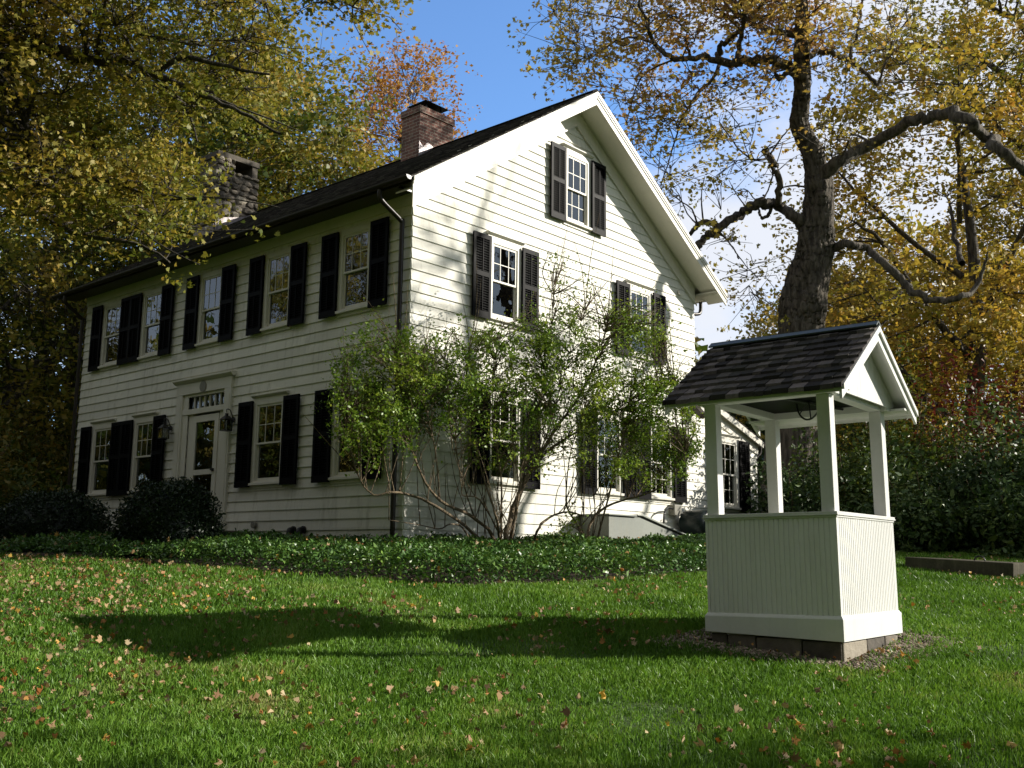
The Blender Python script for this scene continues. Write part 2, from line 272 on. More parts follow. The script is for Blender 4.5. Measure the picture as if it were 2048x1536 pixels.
def leaves(name, P, size, m, parent=None, shape='kite', flat=0.0, rnd=None, svar=0.3, local=None, curl=1.5):
    n = len(P); T = LEAF[shape]; k = len(T); Rm = rotmats(n, flat)
    s = size*np.clip(1+rng.normal(0, svar, n), 0.35, 1.9)
    Tn = T[None]*np.array([1, 1, 1])+rng.normal(0, 0.05, (n, k, 3))*np.array([0.6, 0.6, curl])
    V = np.einsum('nij,nkj->nki', Rm, Tn)*s[:, None, None]+P[:, None, :]
    if local is not None: V = V-np.array(local)
    F = np.arange(n*k).reshape(n, k); rnd = rng.random(n) if rnd is None else rnd
    return np_mesh(name, V.reshape(-1, 3), F, m, parent, np.repeat(rnd, k))
def smooth_line(P, rad, sub=4, jit=0.0):
    P = np.array(P, float); rad = np.array(rad, float); n = len(P); out = []; ro = []
    for i in range(n-1):
        p0, p1, p2, p3 = P[max(i-1, 0)], P[i], P[i+1], P[min(i+2, n-1)]
        for t in np.arange(sub)/sub:
            out.append(0.5*((2*p1)+(-p0+p2)*t+(2*p0-5*p1+4*p2-p3)*t*t+(-p0+3*p1-3*p2+p3)*t**3)); ro.append(rad[i]*(1-t)+rad[i+1]*t)
    out.append(P[-1]); ro.append(rad[-1]); out = np.array(out); ro = np.array(ro)
    if jit: out[1:] += rng.normal(0, 1, out[1:].shape)*jit*np.minimum(ro[1:, None]*4, 0.3)
    return out, ro

# ------------------------------------------------------------------ terrain
def gz(x, y):
    x = np.asarray(x, float); y = np.asarray(y, float)
    p = -1.0+0.073*(x+2.3)+0.091*(y+7.5)
    top = -0.17+0.018*np.clip(x, -5, 40)+0.0*y; k = 0.10
    low = -2.3+0*x
    s = -k*np.logaddexp(-p/k, -top/k)
    return k*2*np.logaddexp(s/(k*2), low/(k*2))
def ground_hit(u, v):
    d = ray(u, v); t = 3.0
    for _ in range(4000):
        q = CAM+d*t
        if q[2] <= gz(q[0], q[1]): return q
        t += 0.01
    return q
g1 = np.concatenate([-np.geomspace(500, 22, 26), np.arange(-21.5, 30, 0.5), np.geomspace(31, 500, 26)])
GX, GY = np.meshgrid(g1, g1, indexing='ij'); GZ = gz(GX, GY)+0.012*np.sin(GX*2.1+GY)*np.cos(GY*1.7)
n1 = len(g1); idx = np.arange(n1*n1).reshape(n1, n1)
gF = np.stack([idx[:-1, :-1], idx[1:, :-1], idx[1:, 1:], idx[:-1, 1:]], -1).reshape(-1, 4)
o = np_mesh('ground', np.stack([GX, GY, GZ], -1).reshape(-1, 3), gF, M['soil'], rnd=np.zeros(n1*n1), smooth=True); tag(o, kind='structure')

# ------------------------------------------------------------------ house
W_, L_, CE = 7.62, 9.95, 0.163; SL = 0.655; ZT = 5.22
TOPF = lambda u: 5.40+SL*min(u, W_-u)            # upper roof plane
RT = 0.10                                          # roof thickness (vertical)
house = empty('farmhouse', (0, 0, 0), 'large white clapboard farmhouse with black shutters, a tall gable end and a dark shingled roof', 'house')
FRONT = lambda a, d, z: (-d, a, z)
GABLE = lambda a, d, z: (a, -d, z)
def clap(mb, F, a0f, a1f, z0, z1, openings, d0=0.0, ce=CE):
    z = z0; k = 0
    while z < z1-1e-6:
        zt = min(z+ce, z1); cuts = sorted({z, zt} | {q for op in openings for q in (op[2], op[3]) if z < q < zt})
        for za, zb in zip(cuts[:-1], cuts[1:]):
            zm = (za+zb)/2; segs = [(a0f(za), a1f(za))]
            for (oa, ob, oz0, oz1) in openings:
                if oz0 < zm < oz1:
                    ns = []
                    for s0, s1 in segs:
                        if ob <= s0 or oa >= s1: ns.append((s0, s1))
                        else:
                            if s0 < oa: ns.append((s0, oa))
                            if ob < s1: ns.append((ob, s1))
                    segs = ns
            fa = 0.022-0.018*(za-z)/ce; fb = 0.022-0.018*(zb-z)/ce
            for s0, s1 in segs:
                if s1-s0 < 0.005: continue
                # break into boards with random joints
                js = [s0]; 
                while s1-js[-1] > 3.0: js.append(js[-1]+random.uniform(0.9, 2.6))
                if len(js) > 1 and s1-js[-1] < 0.4: js.pop()
                js.append(s1)
                for b0, b1 in zip(js[:-1], js[1:]):
                    e = 0.003 if b1 != s1 else 0; rr = random.random(); dd = random.uniform(-0.0012, 0.0012)
                    mb.hexa([F(b0, -0.07+d0, za), F(b1-e, -0.07+d0, za), F(b1-e, fa+d0+dd, za), F(b0, fa+d0+dd, za),
                             F(b0, -0.07+d0, zb), F(b1-e, -0.07+d0, zb), F(b1-e, fb+d0+dd, zb), F(b0, fb+d0+dd, zb)], rr)
        z = zt; k += 1
Z2 = (3.52, 4.70); Z1 = (0.96, 2.22)
front_w = [(0.92, 1.525, *Z2), (2.905, 3.497, *Z2), (4.905, 5.497, *Z2), (6.915, 7.512, *Z2), (8.463, 9.068, *Z2),
           (0.92, 1.525, *Z1), (2.905, 3.594, *Z1), (6.90, 7.507, *Z1), (8.464, 9.147, *Z1)]
gable_w = [(1.70, 2.285, *Z2), (5.42, 6.02, *Z2), (3.555, 4.126, 5.58, 6.75), (1.74, 2.36, *Z1), (4.43, 5.05, *Z1), (6.05, 6.66, *Z1)]
wing_w = [(8.48, 9.09, 0.90, 2.18)]
door_op = (4.50, 5.74, 0.20, 2.58)
op = lambda L: [(a, b, c, d) for a, b, c, d in L]
mb = MB(); clap(mb, FRONT, lambda z: 0.0, lambda z: L_, 0, ZT, op(front_w)+[door_op])
mb.build('front_wall', M['siding'], house)
mb = MB()
lo = lambda z: max(0.0, (z-(5.40-0.16))/SL)
clap(mb, GABLE, lo, lambda z: W_-lo(z), 0, 7.70, op(gable_w)); mb.build('gable_wall', M['siding'], house)
mb = MB()
wl = lambda z: W_ if z < 3.0 else 9.9
clap(mb, GABLE, lambda z: W_, lambda z: 10.0 if z < 2.2 else max(W_, 10.0-(z-2.2)/0.31), 0, 2.9, op(wing_w)); mb.build('wing_wall', M['siding'], house)
mb = MB()    # walls out of view, floors
mb.box(W_-0.08, W_, 0.08, L_, 0, 5.3); mb.prism([(0, 0), (W_-0.08, 0), (W_-0.08, 5.2), (W_/2, 7.7), (0, 5.2)], L_-0.08, L_-0.002, lambda i, j, k: (i, k, j))
mb.build('back_wall', M['siding'], house)
mb = MB(); mb.box(9.92, 10.0, 0.08, 4.5, 0, 2.2); mb.box(W_+0.002, 10.0, 4.5, 4.58, 0, 2.2); mb.build('wing_side_wall', M['siding'], house)
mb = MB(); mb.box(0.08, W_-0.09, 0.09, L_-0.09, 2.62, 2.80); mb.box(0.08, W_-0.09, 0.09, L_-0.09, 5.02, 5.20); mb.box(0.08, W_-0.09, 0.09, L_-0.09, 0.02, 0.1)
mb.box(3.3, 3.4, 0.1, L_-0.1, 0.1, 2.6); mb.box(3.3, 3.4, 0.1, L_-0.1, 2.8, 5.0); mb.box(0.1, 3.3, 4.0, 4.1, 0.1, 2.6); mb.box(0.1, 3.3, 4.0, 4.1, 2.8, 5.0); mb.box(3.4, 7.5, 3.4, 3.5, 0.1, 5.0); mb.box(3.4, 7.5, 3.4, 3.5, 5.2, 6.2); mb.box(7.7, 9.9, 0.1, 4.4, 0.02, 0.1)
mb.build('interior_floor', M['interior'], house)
mb = MB(); mb.box(0.03, W_-0.03, 0.03, L_-0.03, -1.2, -0.004); mb.box(W_-0.02, 9.97, 0.03, 4.5, -1.2, -0.004); mb.build('foundation', M['stone'], house)
mb = MB()    # stone terrace at the door
for k in range(22):
    y0 = 3.95+k*0.24; mb.box(-1.0-random.uniform(0, .08), -0.03, y0, y0+0.232, -0.8, 0.17+random.uniform(-.012, .012))
mb.build('stone_step', M['stone'], house, 0.012)
# corner boards (thin), frieze, rakes
mb = MB()
mb.box(0.0, L_, 0.0, 0.034, 4.88, 5.215, F=FRONT); mb.box(0.0, L_, 0.0345, 0.06, 5.10, 5.13, F=FRONT)
mb.build('eave_frieze', M['trim'], house)
mb = MB()
fz = lambda u: 5.40-RT-0.02+SL*u
for s in (0, 1):
    U = (lambda u: u) if s == 0 else (lambda u: W_-u)
    def G(i, j, k, U=U): return (U(i), k, j)
    h = W_/2
    mb.prism([(-0.034 if s == 0 else 0, 4.87-0.034*SL), (h, 4.87+SL*h), (h, fz(h)), (-0.034 if s == 0 else 0, fz(-0.034))], -0.036-0.001*s, 0.0, G)
    mb.prism([(-0.05, 4.85-0.03), (h, 4.85+SL*h), (h, 4.885+SL*h), (-0.05, 4.885-0.03)], -0.052-0.001*s, -0.037, G)      # bead at the lower edge
    mb.prism([(-0.03, fz(-0.03)-0.09), (h, fz(h)-0.09), (h, fz(h)-0.002), (-0.03, fz(-0.03)-0.002)], -0.085-0.001*s, -0.037, G)
mb.build('gable_frieze', M['trim'], house)
E_, O_ = 0.455, 0.49
roof = None
mb = MB()    # roof deck
for s in (0, 1):
    U = (lambda u: u) if s == 0 else (lambda u: W_-u)
    def G(i, j, k, U=U): return (U(i), k, j)
    h = W_/2; e = -E_+0.02
    mb.prism([(e, 5.40+SL*e-RT), (h, 5.40+SL*h-RT), (h, 5.40+SL*h-0.03), (e, 5.40+SL*e-0.03)], -O_+0.03, L_+O_-0.03, G)
roof = mb.build('roof', M['trim'], house)
def shingle_slope(mb, U, e, h, zf, slope, y0, y1, course, width, th):
    n = math.sqrt(1+slope*slope); du = course/n; u = e-0.02; row = 0
    while u < h-0.02:
        y = y0-random.uniform(0, width); 
        while y < y1:
            wd = width*random.uniform(0.6, 1.35); ya, yb = max(y, y0), min(y+wd-0.004, y1)
            if yb-ya > 0.01:
                j = random.uniform(-0.006, 0.006); t = th*random.uniform(0.8, 1.25); ua = u+j; ub = min(u+du*1.7, h+0.01)
                za = zf(ua)-0.028+0.002; zb = zf(ub)-0.028
                mb.hexa([(U(ua), ya, za), (U(ub), ya, zb), (U(ub), yb, zb), (U(ua), yb, za), (U(ua), ya, za+t+0.008), (U(ub), ya, zb+0.006), (U(ub), yb, zb+0.006), (U(ua), yb, za+t+0.008)])
            y += wd
        u += du; row += 1
mb = MB(); Zf = lambda u: 5.40+SL*u
shingle_slope(mb, lambda u: u, -E_, W_/2, Zf, SL, -O_, L_+O_, 0.135, 0.15, 0.022)
shingle_slope(mb, lambda u: W_-u, -E_, W_/2, Zf, SL, -O_, L_+O_, 0.135, 0.22, 0.022)
mb.prism([(W_/2-0.13, Zf(W_/2)-0.085+0.03), (W_/2, Zf(W_/2)+0.028), (W_/2+0.13, Zf(W_/2)-0.085+0.03), (W_/2+0.13, Zf(W_/2)-0.06), (W_/2-0.13, Zf(W_/2)-0.06)], -O_, L_+O_, lambda i, j, k: (i, k, j))
mb.build('shingles', M['roof'], roof)
mb = MB()    # rake fascia boards
for s in (0, 1):
    U = (lambda u: u) if s == 0 else (lambda u: W_-u)
    def G(i, j, k, U=U): return (U(i), k, j)
    h = W_/2; e = -E_+0.01
    for (za, zb, d0, d1) in ((-0.27, -0.10, -O_+0.004, -O_+0.028), (-0.105, -0.035, -O_-0.022, -O_+0.003), (-0.15, -0.108, -O_-0.01, -O_+0.003)):
        mb.prism([(e, Zf(e)+za), (h, Zf(h)+za), (h, Zf(h)+zb), (e, Zf(e)+zb)], d0-0.001*s, d1-0.001*s, G)
    # sloped soffit under the gable overhang
    mb.prism([(e+0.03, Zf(e)-0.20), (h, Zf(h)-0.215), (h, Zf(h)-0.19), (e+0.03, Zf(e)-0.175)], -O_+0.03, -0.087, G)
mb.build('rake_board', M['trim'], roof)
mb = MB()    # eave box soffits
for s in (0, 1):
    U = (lambda u: u) if s == 0 else (lambda u: W_-u)
    mb = MB(); mb.box(*sorted((U(-E_+0.03), U(-0.062))), -0.05 if s == 0 else -O_+0.031, L_+0.45, 5.04, 5.07); mb.build('soffit', M['gutter' if s == 0 else 'trim'], roof)  # front soffit in dark brown, standing for the shade under the eave
    mb = MB(); mb.box(*sorted((U(-E_+0.005), U(-E_+0.029))), -O_+0.03, L_+O_-0.03, 5.0, 5.10); mb.build('fascia', M['gutter' if s == 0 else 'trim'], roof)
def gutter(U, y0, y1, z, zc=None):
    mb = MB(); n = 9; pts = []
    for i in range(n):
        a = math.pi*i/(n-1); pts.append((-math.cos(a)*0.06, -math.sin(a)*0.06))
    out = pts+[(x*0.88, y*0.88+0.0) for x, y in reversed(pts)]
    mb.prism(out, y0, y1, lambda i, j, k: (U(-E_-0.062+i), k, z+j))
    mb.prism(pts, y0-0.004, y0, lambda i, j, k: (U(-E_-0.062+i), k, z+j)); return mb.build('gutter', M['gutter'], house)
gutter(lambda u: u, -O_+0.01, L_+O_-0.02, 5.07); gutter(lambda u: W_-u, -O_+0.01, L_+O_, 5.07)
def spout(pts, r=0.036):
    P, rr = smooth_line(pts, [r]*len(pts), 5); mb = MB(); mb.tube(P, rr, 10); return mb.build('downspout', M['gutter'], house, smooth=True)
spout([(-0.50, 0.16, 5.02), (-0.50, 0.16, 4.92), (-0.44, 0.155, 4.84), (-0.14, 0.13, 4.66), (-0.085, 0.125, 4.60), (-0.085, 0.125, 4.48), (-0.085, 0.125, 2.5), (-0.085, 0.125, -0.12)])
spout([(-0.50, 9.95, 5.02), (-0.50, 9.95, 4.92), (-0.44, 9.96, 4.84), (-0.14, 10.0, 4.66), (-0.06, 10.02, 4.60), (-0.06, 10.02, 4.45), (-0.06, 10.02, 2.5), (-0.06, 10.02, -0.1)])
spout([(8.08, 0.12, 5.02), (8.08, 0.12, 4.85), (8.03, 0.12, 4.76), (7.9, 0.12, 4.72), (7.74, 0.12, 4.69), (7.69, 0.12, 4.6), (7.69, 0.12, 3.2)])
# ---- windows
def ring(mb, F, a0, a1, z0, z1, w, d0, d1, wb=None):
    wb = w if wb is None else wb
    mb.box(a0, a0+w, d0, d1, z0, z1, 0.5, F); mb.box(a1-w, a1, d0, d1, z0, z1, 0.5, F)
    mb.box(a0+w, a1-w, d0, d1, z1-w, z1, 0.5, F); mb.box(a0+w, a1-w, d0, d1, z0, z0+wb, 0.5, F)
shutter_cache = {}
def shutter_mesh(h, w, F, key):
    if key in shutter_cache: return shutter_cache[key]
    mb = MB(); s = 0.052; t = 0.032; c = w/2; rz = 0.075; mid = h*0.52
    mb.box(0, s, 0, t, 0, h, 0.5, F); mb.box(w-s, w, 0, t, 0, h, 0.5, F)
    mb.box(s, w-s, 0.001, t-0.001, h-rz, h, 0.6, F); mb.box(s, w-s, 0.001, t-0.001, 0, rz*1.4, 0.4, F); mb.box(s, w-s, 0.001, t-0.001, mid-rz/2, mid+rz/2, 0.5, F)
    for za, zb in ((rz*1.4, mid-rz/2), (mid+rz/2, h-rz)):
        n = max(6, int((zb-za)/0.038)); st = (zb-za)/n
        for i in range(n):
            z = za+st*(i+0.5)
            mb.hexa([F(s-0.001, 0.004, z+0.005), F(w-s+0.001, 0.004, z+0.005), F(w-s+0.001, t-0.005, z-0.010), F(s-0.001, t-0.005, z-0.010),
                     F(s-0.001, 0.004, z+0.011), F(w-s+0.001, 0.004, z+0.011), F(w-s+0.001, t-0.005, z-0.004), F(s-0.001, t-0.005, z-0.004)], 0.5)
        mb.box(s-0.001, w-s+0.001, 0.0015, 0.0035, za, zb, 0.2, F)
        mb.box(c-0.007, c+0.007, t-0.004, t+0.010, za+0.01, zb-0.01, 0.8, F)
    o = mb.build('shutter', M['shutter'], house); shutter_cache[key] = o.data; return o.data
def window(F, wall, a0, a1, z0, z1, lower=False, shut='LR', head=True, cur=None, curz=None, mr=0.5, cols=3):
    cas = 0.088; mb = MB(); wn = 0.5
    ring(mb, F, a0-cas, a1+cas, z0-0.02, z1+cas, cas, 0.0, 0.042, 0.02)
    ring(mb, F, a0, a1, z0, z1, 0.012, -0.075, 0.030)
    fo = mb.build('window', M['trim'], house)
    mb = MB(); zm = z0+(z1-z0)*0.49
    for (za, zb, d, on) in ((zm-0.012, z1-0.012, 0.012, True), (z0+0.012, zm+0.012, -0.018, lower)):
        ring(mb, F, a0+0.012, a1-0.012, za, zb, 0.026, d-0.013, d+0.013, 0.045 if d < 0 else 0.03)
        if on:
            for i in range(1, cols): x = a0+(a1-a0)*i/cols; mb.box(x-0.006, x+0.006, d-0.008, d+0.009, za+0.02, zb-0.02, 0.5, F)
            for j in range(1, 2): z = za+(zb-za)*j/2; mb.box(a0+0.03, a1-0.03, d-0.007, d+0.008, z-0.006, z+0.006, 0.5, F)
    mb.build('sash', M['trim'], fo)
    mb = MB(); mb.box(a0+0.03, a1-0.03, 0.0125, 0.0155, zm, z1-0.03, 0.5, F); mb.box(a0+0.03, a1-0.03, -0.0175, -0.0145, z0+0.04, zm, 0.5, F); mb.build('pane', M['glass'], fo)
    mb = MB(); mb.box(a0-cas-0.035, a1+cas+0.035, 0.0, 0.085, z0-0.062, z0-0.021, 0.5, F); mb.box(a0-cas, a1+cas, 0.0, 0.035, z0-0.115, z0-0.063, 0.5, F); mb.build('sill', M['trim'], fo, 0.004)
    if head:
        mb = MB(); b = a0-cas-0.02; c = a1+cas+0.02
        mb.box(b, c, 0.0, 0.034, z1+cas+0.001, z1+cas+0.035, 0.5, F); mb.prism([(0, z1+cas+0.036), (0.05, z1+cas+0.036), (0.085, z1+cas+0.062), (0.085, z1+cas+0.075), (0, z1+cas+0.082)], b-0.03, c+0.03, lambda i, j, k: F(k, i, j)); mb.build('header', M['trim'], fo)
    if cur:
        mb = MB(); n = 26; za, zb = curz or (z0, z1)
        for x0, x1 in cur[1]:
            xs = np.linspace(x0, x1, n); ys = -0.12+0.018*np.sin(np.arange(n)*1.9)
            mb.add([F(x, y, za) for x, y in zip(xs, ys)]+[F(x, y, zb) for x, y in zip(xs, ys)], [(i, i+1, n+i+1, n+i) for i in range(n-1)], 0.6)
        mb.build('curtain', M[cur[0]], fo)
    sw = 0.40; sh0, sh1 = z0-0.085, z1+0.075; fl = -1 if wall == 'front' else 1
    for sd in shut:
        if sd == 'L': x = a0-cas+0.005-sw
        else: x = a1+cas-0.005
        me = shutter_mesh(round(sh1-sh0, 3), sw, F, (wall, round(sh1-sh0, 3)))
        first = [o for o in COL.objects if o.data == me and 'placed' not in o]
        o = first[0] if first else link('shutter', me, house)
        o['placed'] = 1; o.parent = fo; o.location = F(x, 0.058, sh0)
        tilt = random.uniform(0.5, 2.5)
        o.rotation_euler = (0, 0, R(random.uniform(-0.8, 0.8)))
    return fo
fw = front_w
for i, q in enumerate(fw):
    cur = ('curtain', [(q[0], q[0]+0.22)]) if i in (0, 2, 6) else (('curtain', [(q[1]-0.2, q[1])]) if i in (4, 7) else None)
    window(FRONT, 'front', *q, cur=cur, head=(i >= 5), curz=(q[2]+0.6, q[3]) if cur else None)
window(GABLE, 'gable', *gable_w[0]); window(GABLE, 'gable', *gable_w[1], cur=('curtain', [(5.42, 5.75)]))
window(GABLE, 'gable', *gable_w[2], lower=True, cur=('pinkcurtain', [(3.555, 3.80), (3.93, 4.126)]))
window(GABLE, 'gable', *gable_w[3]); window(GABLE, 'gable', *gable_w[4], cur=('curtain', [(4.45, 4.72), (4.78, 5.03)])); window(GABLE, 'gable', *gable_w[5], lower=True)
window(GABLE, 'gable', *wing_w[0], lower=True, cur=('curtain', [(8.48, 9.09)]))
# ---- front door
mb = MB(); F = FRONT
for a in (4.36, 5.90): mb.box(a, a+0.2, 0.0, 0.062, 0.18, 2.60, 0.5, F); mb.box(a-0.015, a+0.215, 0.0, 0.078, 0.18, 0.34, 0.5, F); mb.box(a+0.04, a+0.16, 0.0625, 0.07, 0.45, 2.5, 0.5, F)
mb.box(4.36, 6.10, 0.0, 0.064, 2.601, 2.80, 0.5, F); mb.prism([(0, 2.801), (0.075, 2.801), (0.13, 2.85), (0.13, 2.875), (0, 2.885)], 4.30, 6.16, lambda i, j, k: F(k, i, j))
mb.box(4.56, 5.90, -0.06, 0.045, 2.235, 2.33, 0.5, F); mb.box(4.56, 4.60, -0.06, 0.03, 0.2, 2.235, 0.5, F); mb.box(5.74, 5.90, -0.06, 0.03, 0.2, 2.60, 0.5, F); mb.box(4.56, 4.60, -0.06, 0.03, 2.33, 2.6, 0.5, F)
mb.box(4.60, 5.74, -0.06, 0.03, 2.55, 2.601, 0.5, F)
mb.box(5.60, 5.74, -0.045, 0.0, 0.2, 2.235, 0.5, F); mb.box(4.60, 4.76, -0.045, 0.0, 0.2, 2.235, 0.5, F)
dcase = mb.build('door_surround', M['trim'], house, 0.003)
mb = MB(); mb.box(4.60, 5.74, -0.022, -0.018, 2.33, 2.55, 0.5, F); tp = mb.build('transom', M['glass'], dcase)
for i in range(1, 7): mb = MB(); x = 4.60+1.14*i/7; mb.box(x-0.011, x+0.011, -0.035, 0.008, 2.33, 2.55, 0.5, F); mb.build('transom_bar', M['trim'], dcase)
mb = MB(); a0, a1 = 4.765, 5.595
ring(mb, F, a0, a1, 0.21, 2.20, 0.12, -0.03, 0.012); mb.box(a0+0.12, a1-0.12, -0.029, 0.011, 1.15, 1.24, 0.5, F)
dr = mb.build('front_door', M['trim'], house, 0.003)
mb = MB(); mb.box(a0+0.11, a1-0.11, -0.012, -0.008, 0.33, 2.09, 0.5, F); mb.build('door_glass', M['glass'], dr)
mb = MB(); mb.disc(F(4.84, 0.013, 1.22), (-1, 0, 0), 0.028, 0.03); mb.box(4.83, 4.90, 0.03, 0.045, 1.21, 1.235, 0.5, F); mb.build('door_handle', M['black'], dr)
mb = MB(); mb.disc(F(5.23, 0.065, 2.70), (-1, 0, 0), 0.10, 0.012, 24); mb.build('plaque', M['greybox'], house)
def lantern(a, z):
    mb = MB(); cx_, d = a, 0.17
    mb.disc(F(a, 0.03, z+0.02), (-1, 0, 0), 0.045, 0.02)
    P, rr = smooth_line([F(a, 0.04, z+0.02), F(a, 0.10, z+0.16), F(a, d, z+0.18), F(a, d, z+0.12)], [0.008]*4, 5); mb.tube(P, rr, 6)
    c = F(a, d, z)
    def rg(s, zz): return [(c[0]-s, c[1]-s, zz), (c[0]+s, c[1]-s, zz), (c[0]+s, c[1]+s, zz), (c[0]-s, c[1]+s, zz)]
    mb.hexa(rg(0.085, z)+rg(0.03, z+0.07)); mb.hexa(rg(0.02, z+0.07)+rg(0.02, z+0.11)); mb.hexa(rg(0.075, z-0.19)+rg(0.075, z-0.175))
    for sx_ in (-1, 1):
        for sy in (-1, 1): mb.box(c[0]+sx_*0.068-0.006, c[0]+sx_*0.068+0.006, c[1]+sy*0.068-0.006, c[1]+sy*0.068+0.006, z-0.18, z)
    l = mb.build('wall_lantern', M['black'], house)
    mb = MB()
    for sx_ in (-1, 1): mb.box(c[0]+sx_*0.066-0.001, c[0]+sx_*0.066+0.001, c[1]-0.06, c[1]+0.06, z-0.17, z); mb.box(c[0]-0.06, c[0]+0.06, c[1]+sx_*0.066-0.001, c[1]+sx_*0.066+0.001, z-0.17, z)
    mb.build('lantern_glass', M['glass'], l)
lantern(4.28, 2.02); lantern(6.27, 2.02)
mb = MB(); mb.disc(F(3.51, 0.02, 0.26), (-1, 0, 0), 0.055, 0.05); mb.build('dryer_vent', M['greybox'], house)
for a in (2.47, 2.22):
    mb = MB(); P, rr = smooth_line([F(a, 0.0, 0.16), F(a, 0.10, 0.17), F(a-0.02, 0.13, 0.12), F(a-0.04, 0.14, 0.02)], [0.04]*4, 4); mb.tube(P, rr, 10); mb.disc(F(a, 0.02, 0.17), (-1, 0, 0), 0.06, 0.03)
    mb.build('utility_pipe', M['black'], house)
# ---- gable small things
F = GABLE
mb = MB(); mb.box(7.45, 7.56, 0.02, 0.10, 2.70, 2.80, 0.5, F); mb.prism([(0.05, 2.70), (0.20, 2.52), (0.26, 2.62), (0.10, 2.80)], 7.42, 7.60, lambda i, j, k: F(k, i, j)); mb.build('floodlight', M['gutter'], house)
mb = MB(); mb.box(6.62, 6.86, 0.02, 0.15, 0.62, 0.82, 0.5, F); mb.build('meter_box', M['greybox'], house, 0.008)
mb = MB(); P, rr = smooth_line([F(6.62, 0.1, 0.74), F(6.4, 0.16, 0.75), F(6.24, 0.18, 0.66), F(6.2, 0.18, 0.45), F(6.2, 0.16, 0.2), F(6.2, 0.1, -0.1)], [0.018]*6, 5); mb.tube(P, rr, 8); mb.build('power_cable', M['black'], house)
mb = MB(); mb.box(7.0, 7.12, 0.037, 0.07, 4.93, 5.02, 0.5, F); mb.build('eave_vent', M['trim'], house)
# bulkhead: high near the left, sloping down to the right along the wall
mb = MB(); G = lambda i, j, k: (i, -k, j)
mb.prism([(3.95, -0.4), (3.95, 0.50), (4.85, 0.51), (6.75, 0.10), (6.75, -0.4)], 0.02, 0.62, G); bk = mb.build('cellar_bulkhead', M['bulk'], house, 0.01)
for k0, k1 in ((0.03, 0.335), (0.350, 0.66)):
    mb = MB(); mb.prism([(4.72, 0.545), (4.88, 0.553), (6.80, 0.128), (6.80, 0.105), (4.86, 0.523), (4.72, 0.523)], k0, k1, G)
    mb.build('bulkhead_door', M['bulk'], bk, 0.006)
mb = MB(); mb.box(3.90, 4.70, 0.01, 0.66, 0.505, 0.53, 0.5, F); mb.build('bulkhead_lid', M['bulk'], bk, 0.006)
# wing roof
mb = MB(); WZ = lambda u: 2.335+0.31*(10.12-u); G = lambda i, j, k: (i, k, j)
mb.prism([(W_+0.0, WZ(W_)-0.10), (10.12, WZ(10.12)-0.10), (10.12, WZ(10.12)-0.03), (W_, WZ(W_)-0.03)], -0.10, 4.7, G); wr = mb.build('wing_roof', M['trim'], house)
mb = MB(); shingle_slope(mb, lambda u: 10.12-u, 0.0, 2.5, lambda u: WZ(10.12-u), 0.31, -0.13, 4.7, 0.14, 0.2, 0.022); mb.build('wing_shingles', M['roof'], wr)
mb = MB(); mb.prism([(W_+0.02, WZ(W_)-0.34), (10.02, WZ(10.02)-0.34), (10.02, WZ(10.02)-0.105), (W_+0.02, WZ(W_)-0.105)], -0.036, -0.001, G); mb.prism([(W_+0.02, WZ(W_)-0.16), (10.1, WZ(10.1)-0.16), (10.1, WZ(10.1)-0.032), (W_+0.02, WZ(W_)-0.032)], -0.125, -0.1005, G); mb.build('wing_frieze', M['trim'], wr)
spout([(10.18, 0.0, 2.25), (10.18, 0.0, 2.1), (10.08, 0.02, 1.98), (10.05, 0.02, 1.85), (10.05, 0.02, 0.0)], 0.03)
mb = MB(); mb.tube([(10.18, -0.12, 2.27), (10.18, 4.6, 2.27)], 0.055, 10); mb.build('gutter', M['gutter'], house)
# ---- chimneys
mb = MB(); u0, u1, v0, v1 = 3.35, 4.27, 3.55, 4.08
mb.box(u0, u1, v0, v1, 7.0, 8.50); mb.box(u0-0.025, u1+0.025, v0-0.025, v1+0.025, 8.50, 8.64); br = mb.build('brick_chimney', M['brick'], house)
mb = MB(); mb.prism([(u0-0.012, 7.55), (u0-0.012, 7.90), (u0+0.10, 7.80), (u0+0.22, 7.93), (u0+0.40, 7.86), (u0+0.62, 7.88), (u0+0.62, 7.6)], v0-0.012, v0-0.002, lambda i, j, k: (i, k, j)); mb.build('flashing', M['flash'], br)
mb = MB(); cu, cv = (u0+u1)/2+0.0, (v0+v1)/2
mb.hexa([(cu-0.33, cv-0.28, 8.80), (cu+0.33, cv-0.28, 8.80), (cu+0.33, cv+0.28, 8.80), (cu-0.33, cv+0.28, 8.80), (cu-0.02, cv-0.02, 8.95), (cu+0.02, cv-0.02, 8.95), (cu+0.02, cv+0.02, 8.95), (cu-0.02, cv+0.02, 8.95)])
for sx_ in (-1, 1):
    for sy in (-1, 1): mb.box(cu+sx_*0.2-0.012, cu+sx_*0.2+0.012, cv+sy*0.16-0.012, cv+sy*0.16+0.012, 8.64, 8.81)
mb.build('chimney_cap', M['black'], br)
mb = MB(); mb.box(cu-0.25, cu+0.3, cv-0.2, cv+0.2, 8.641, 8.70); mb.build('flue_crown', M['concrete'], br)
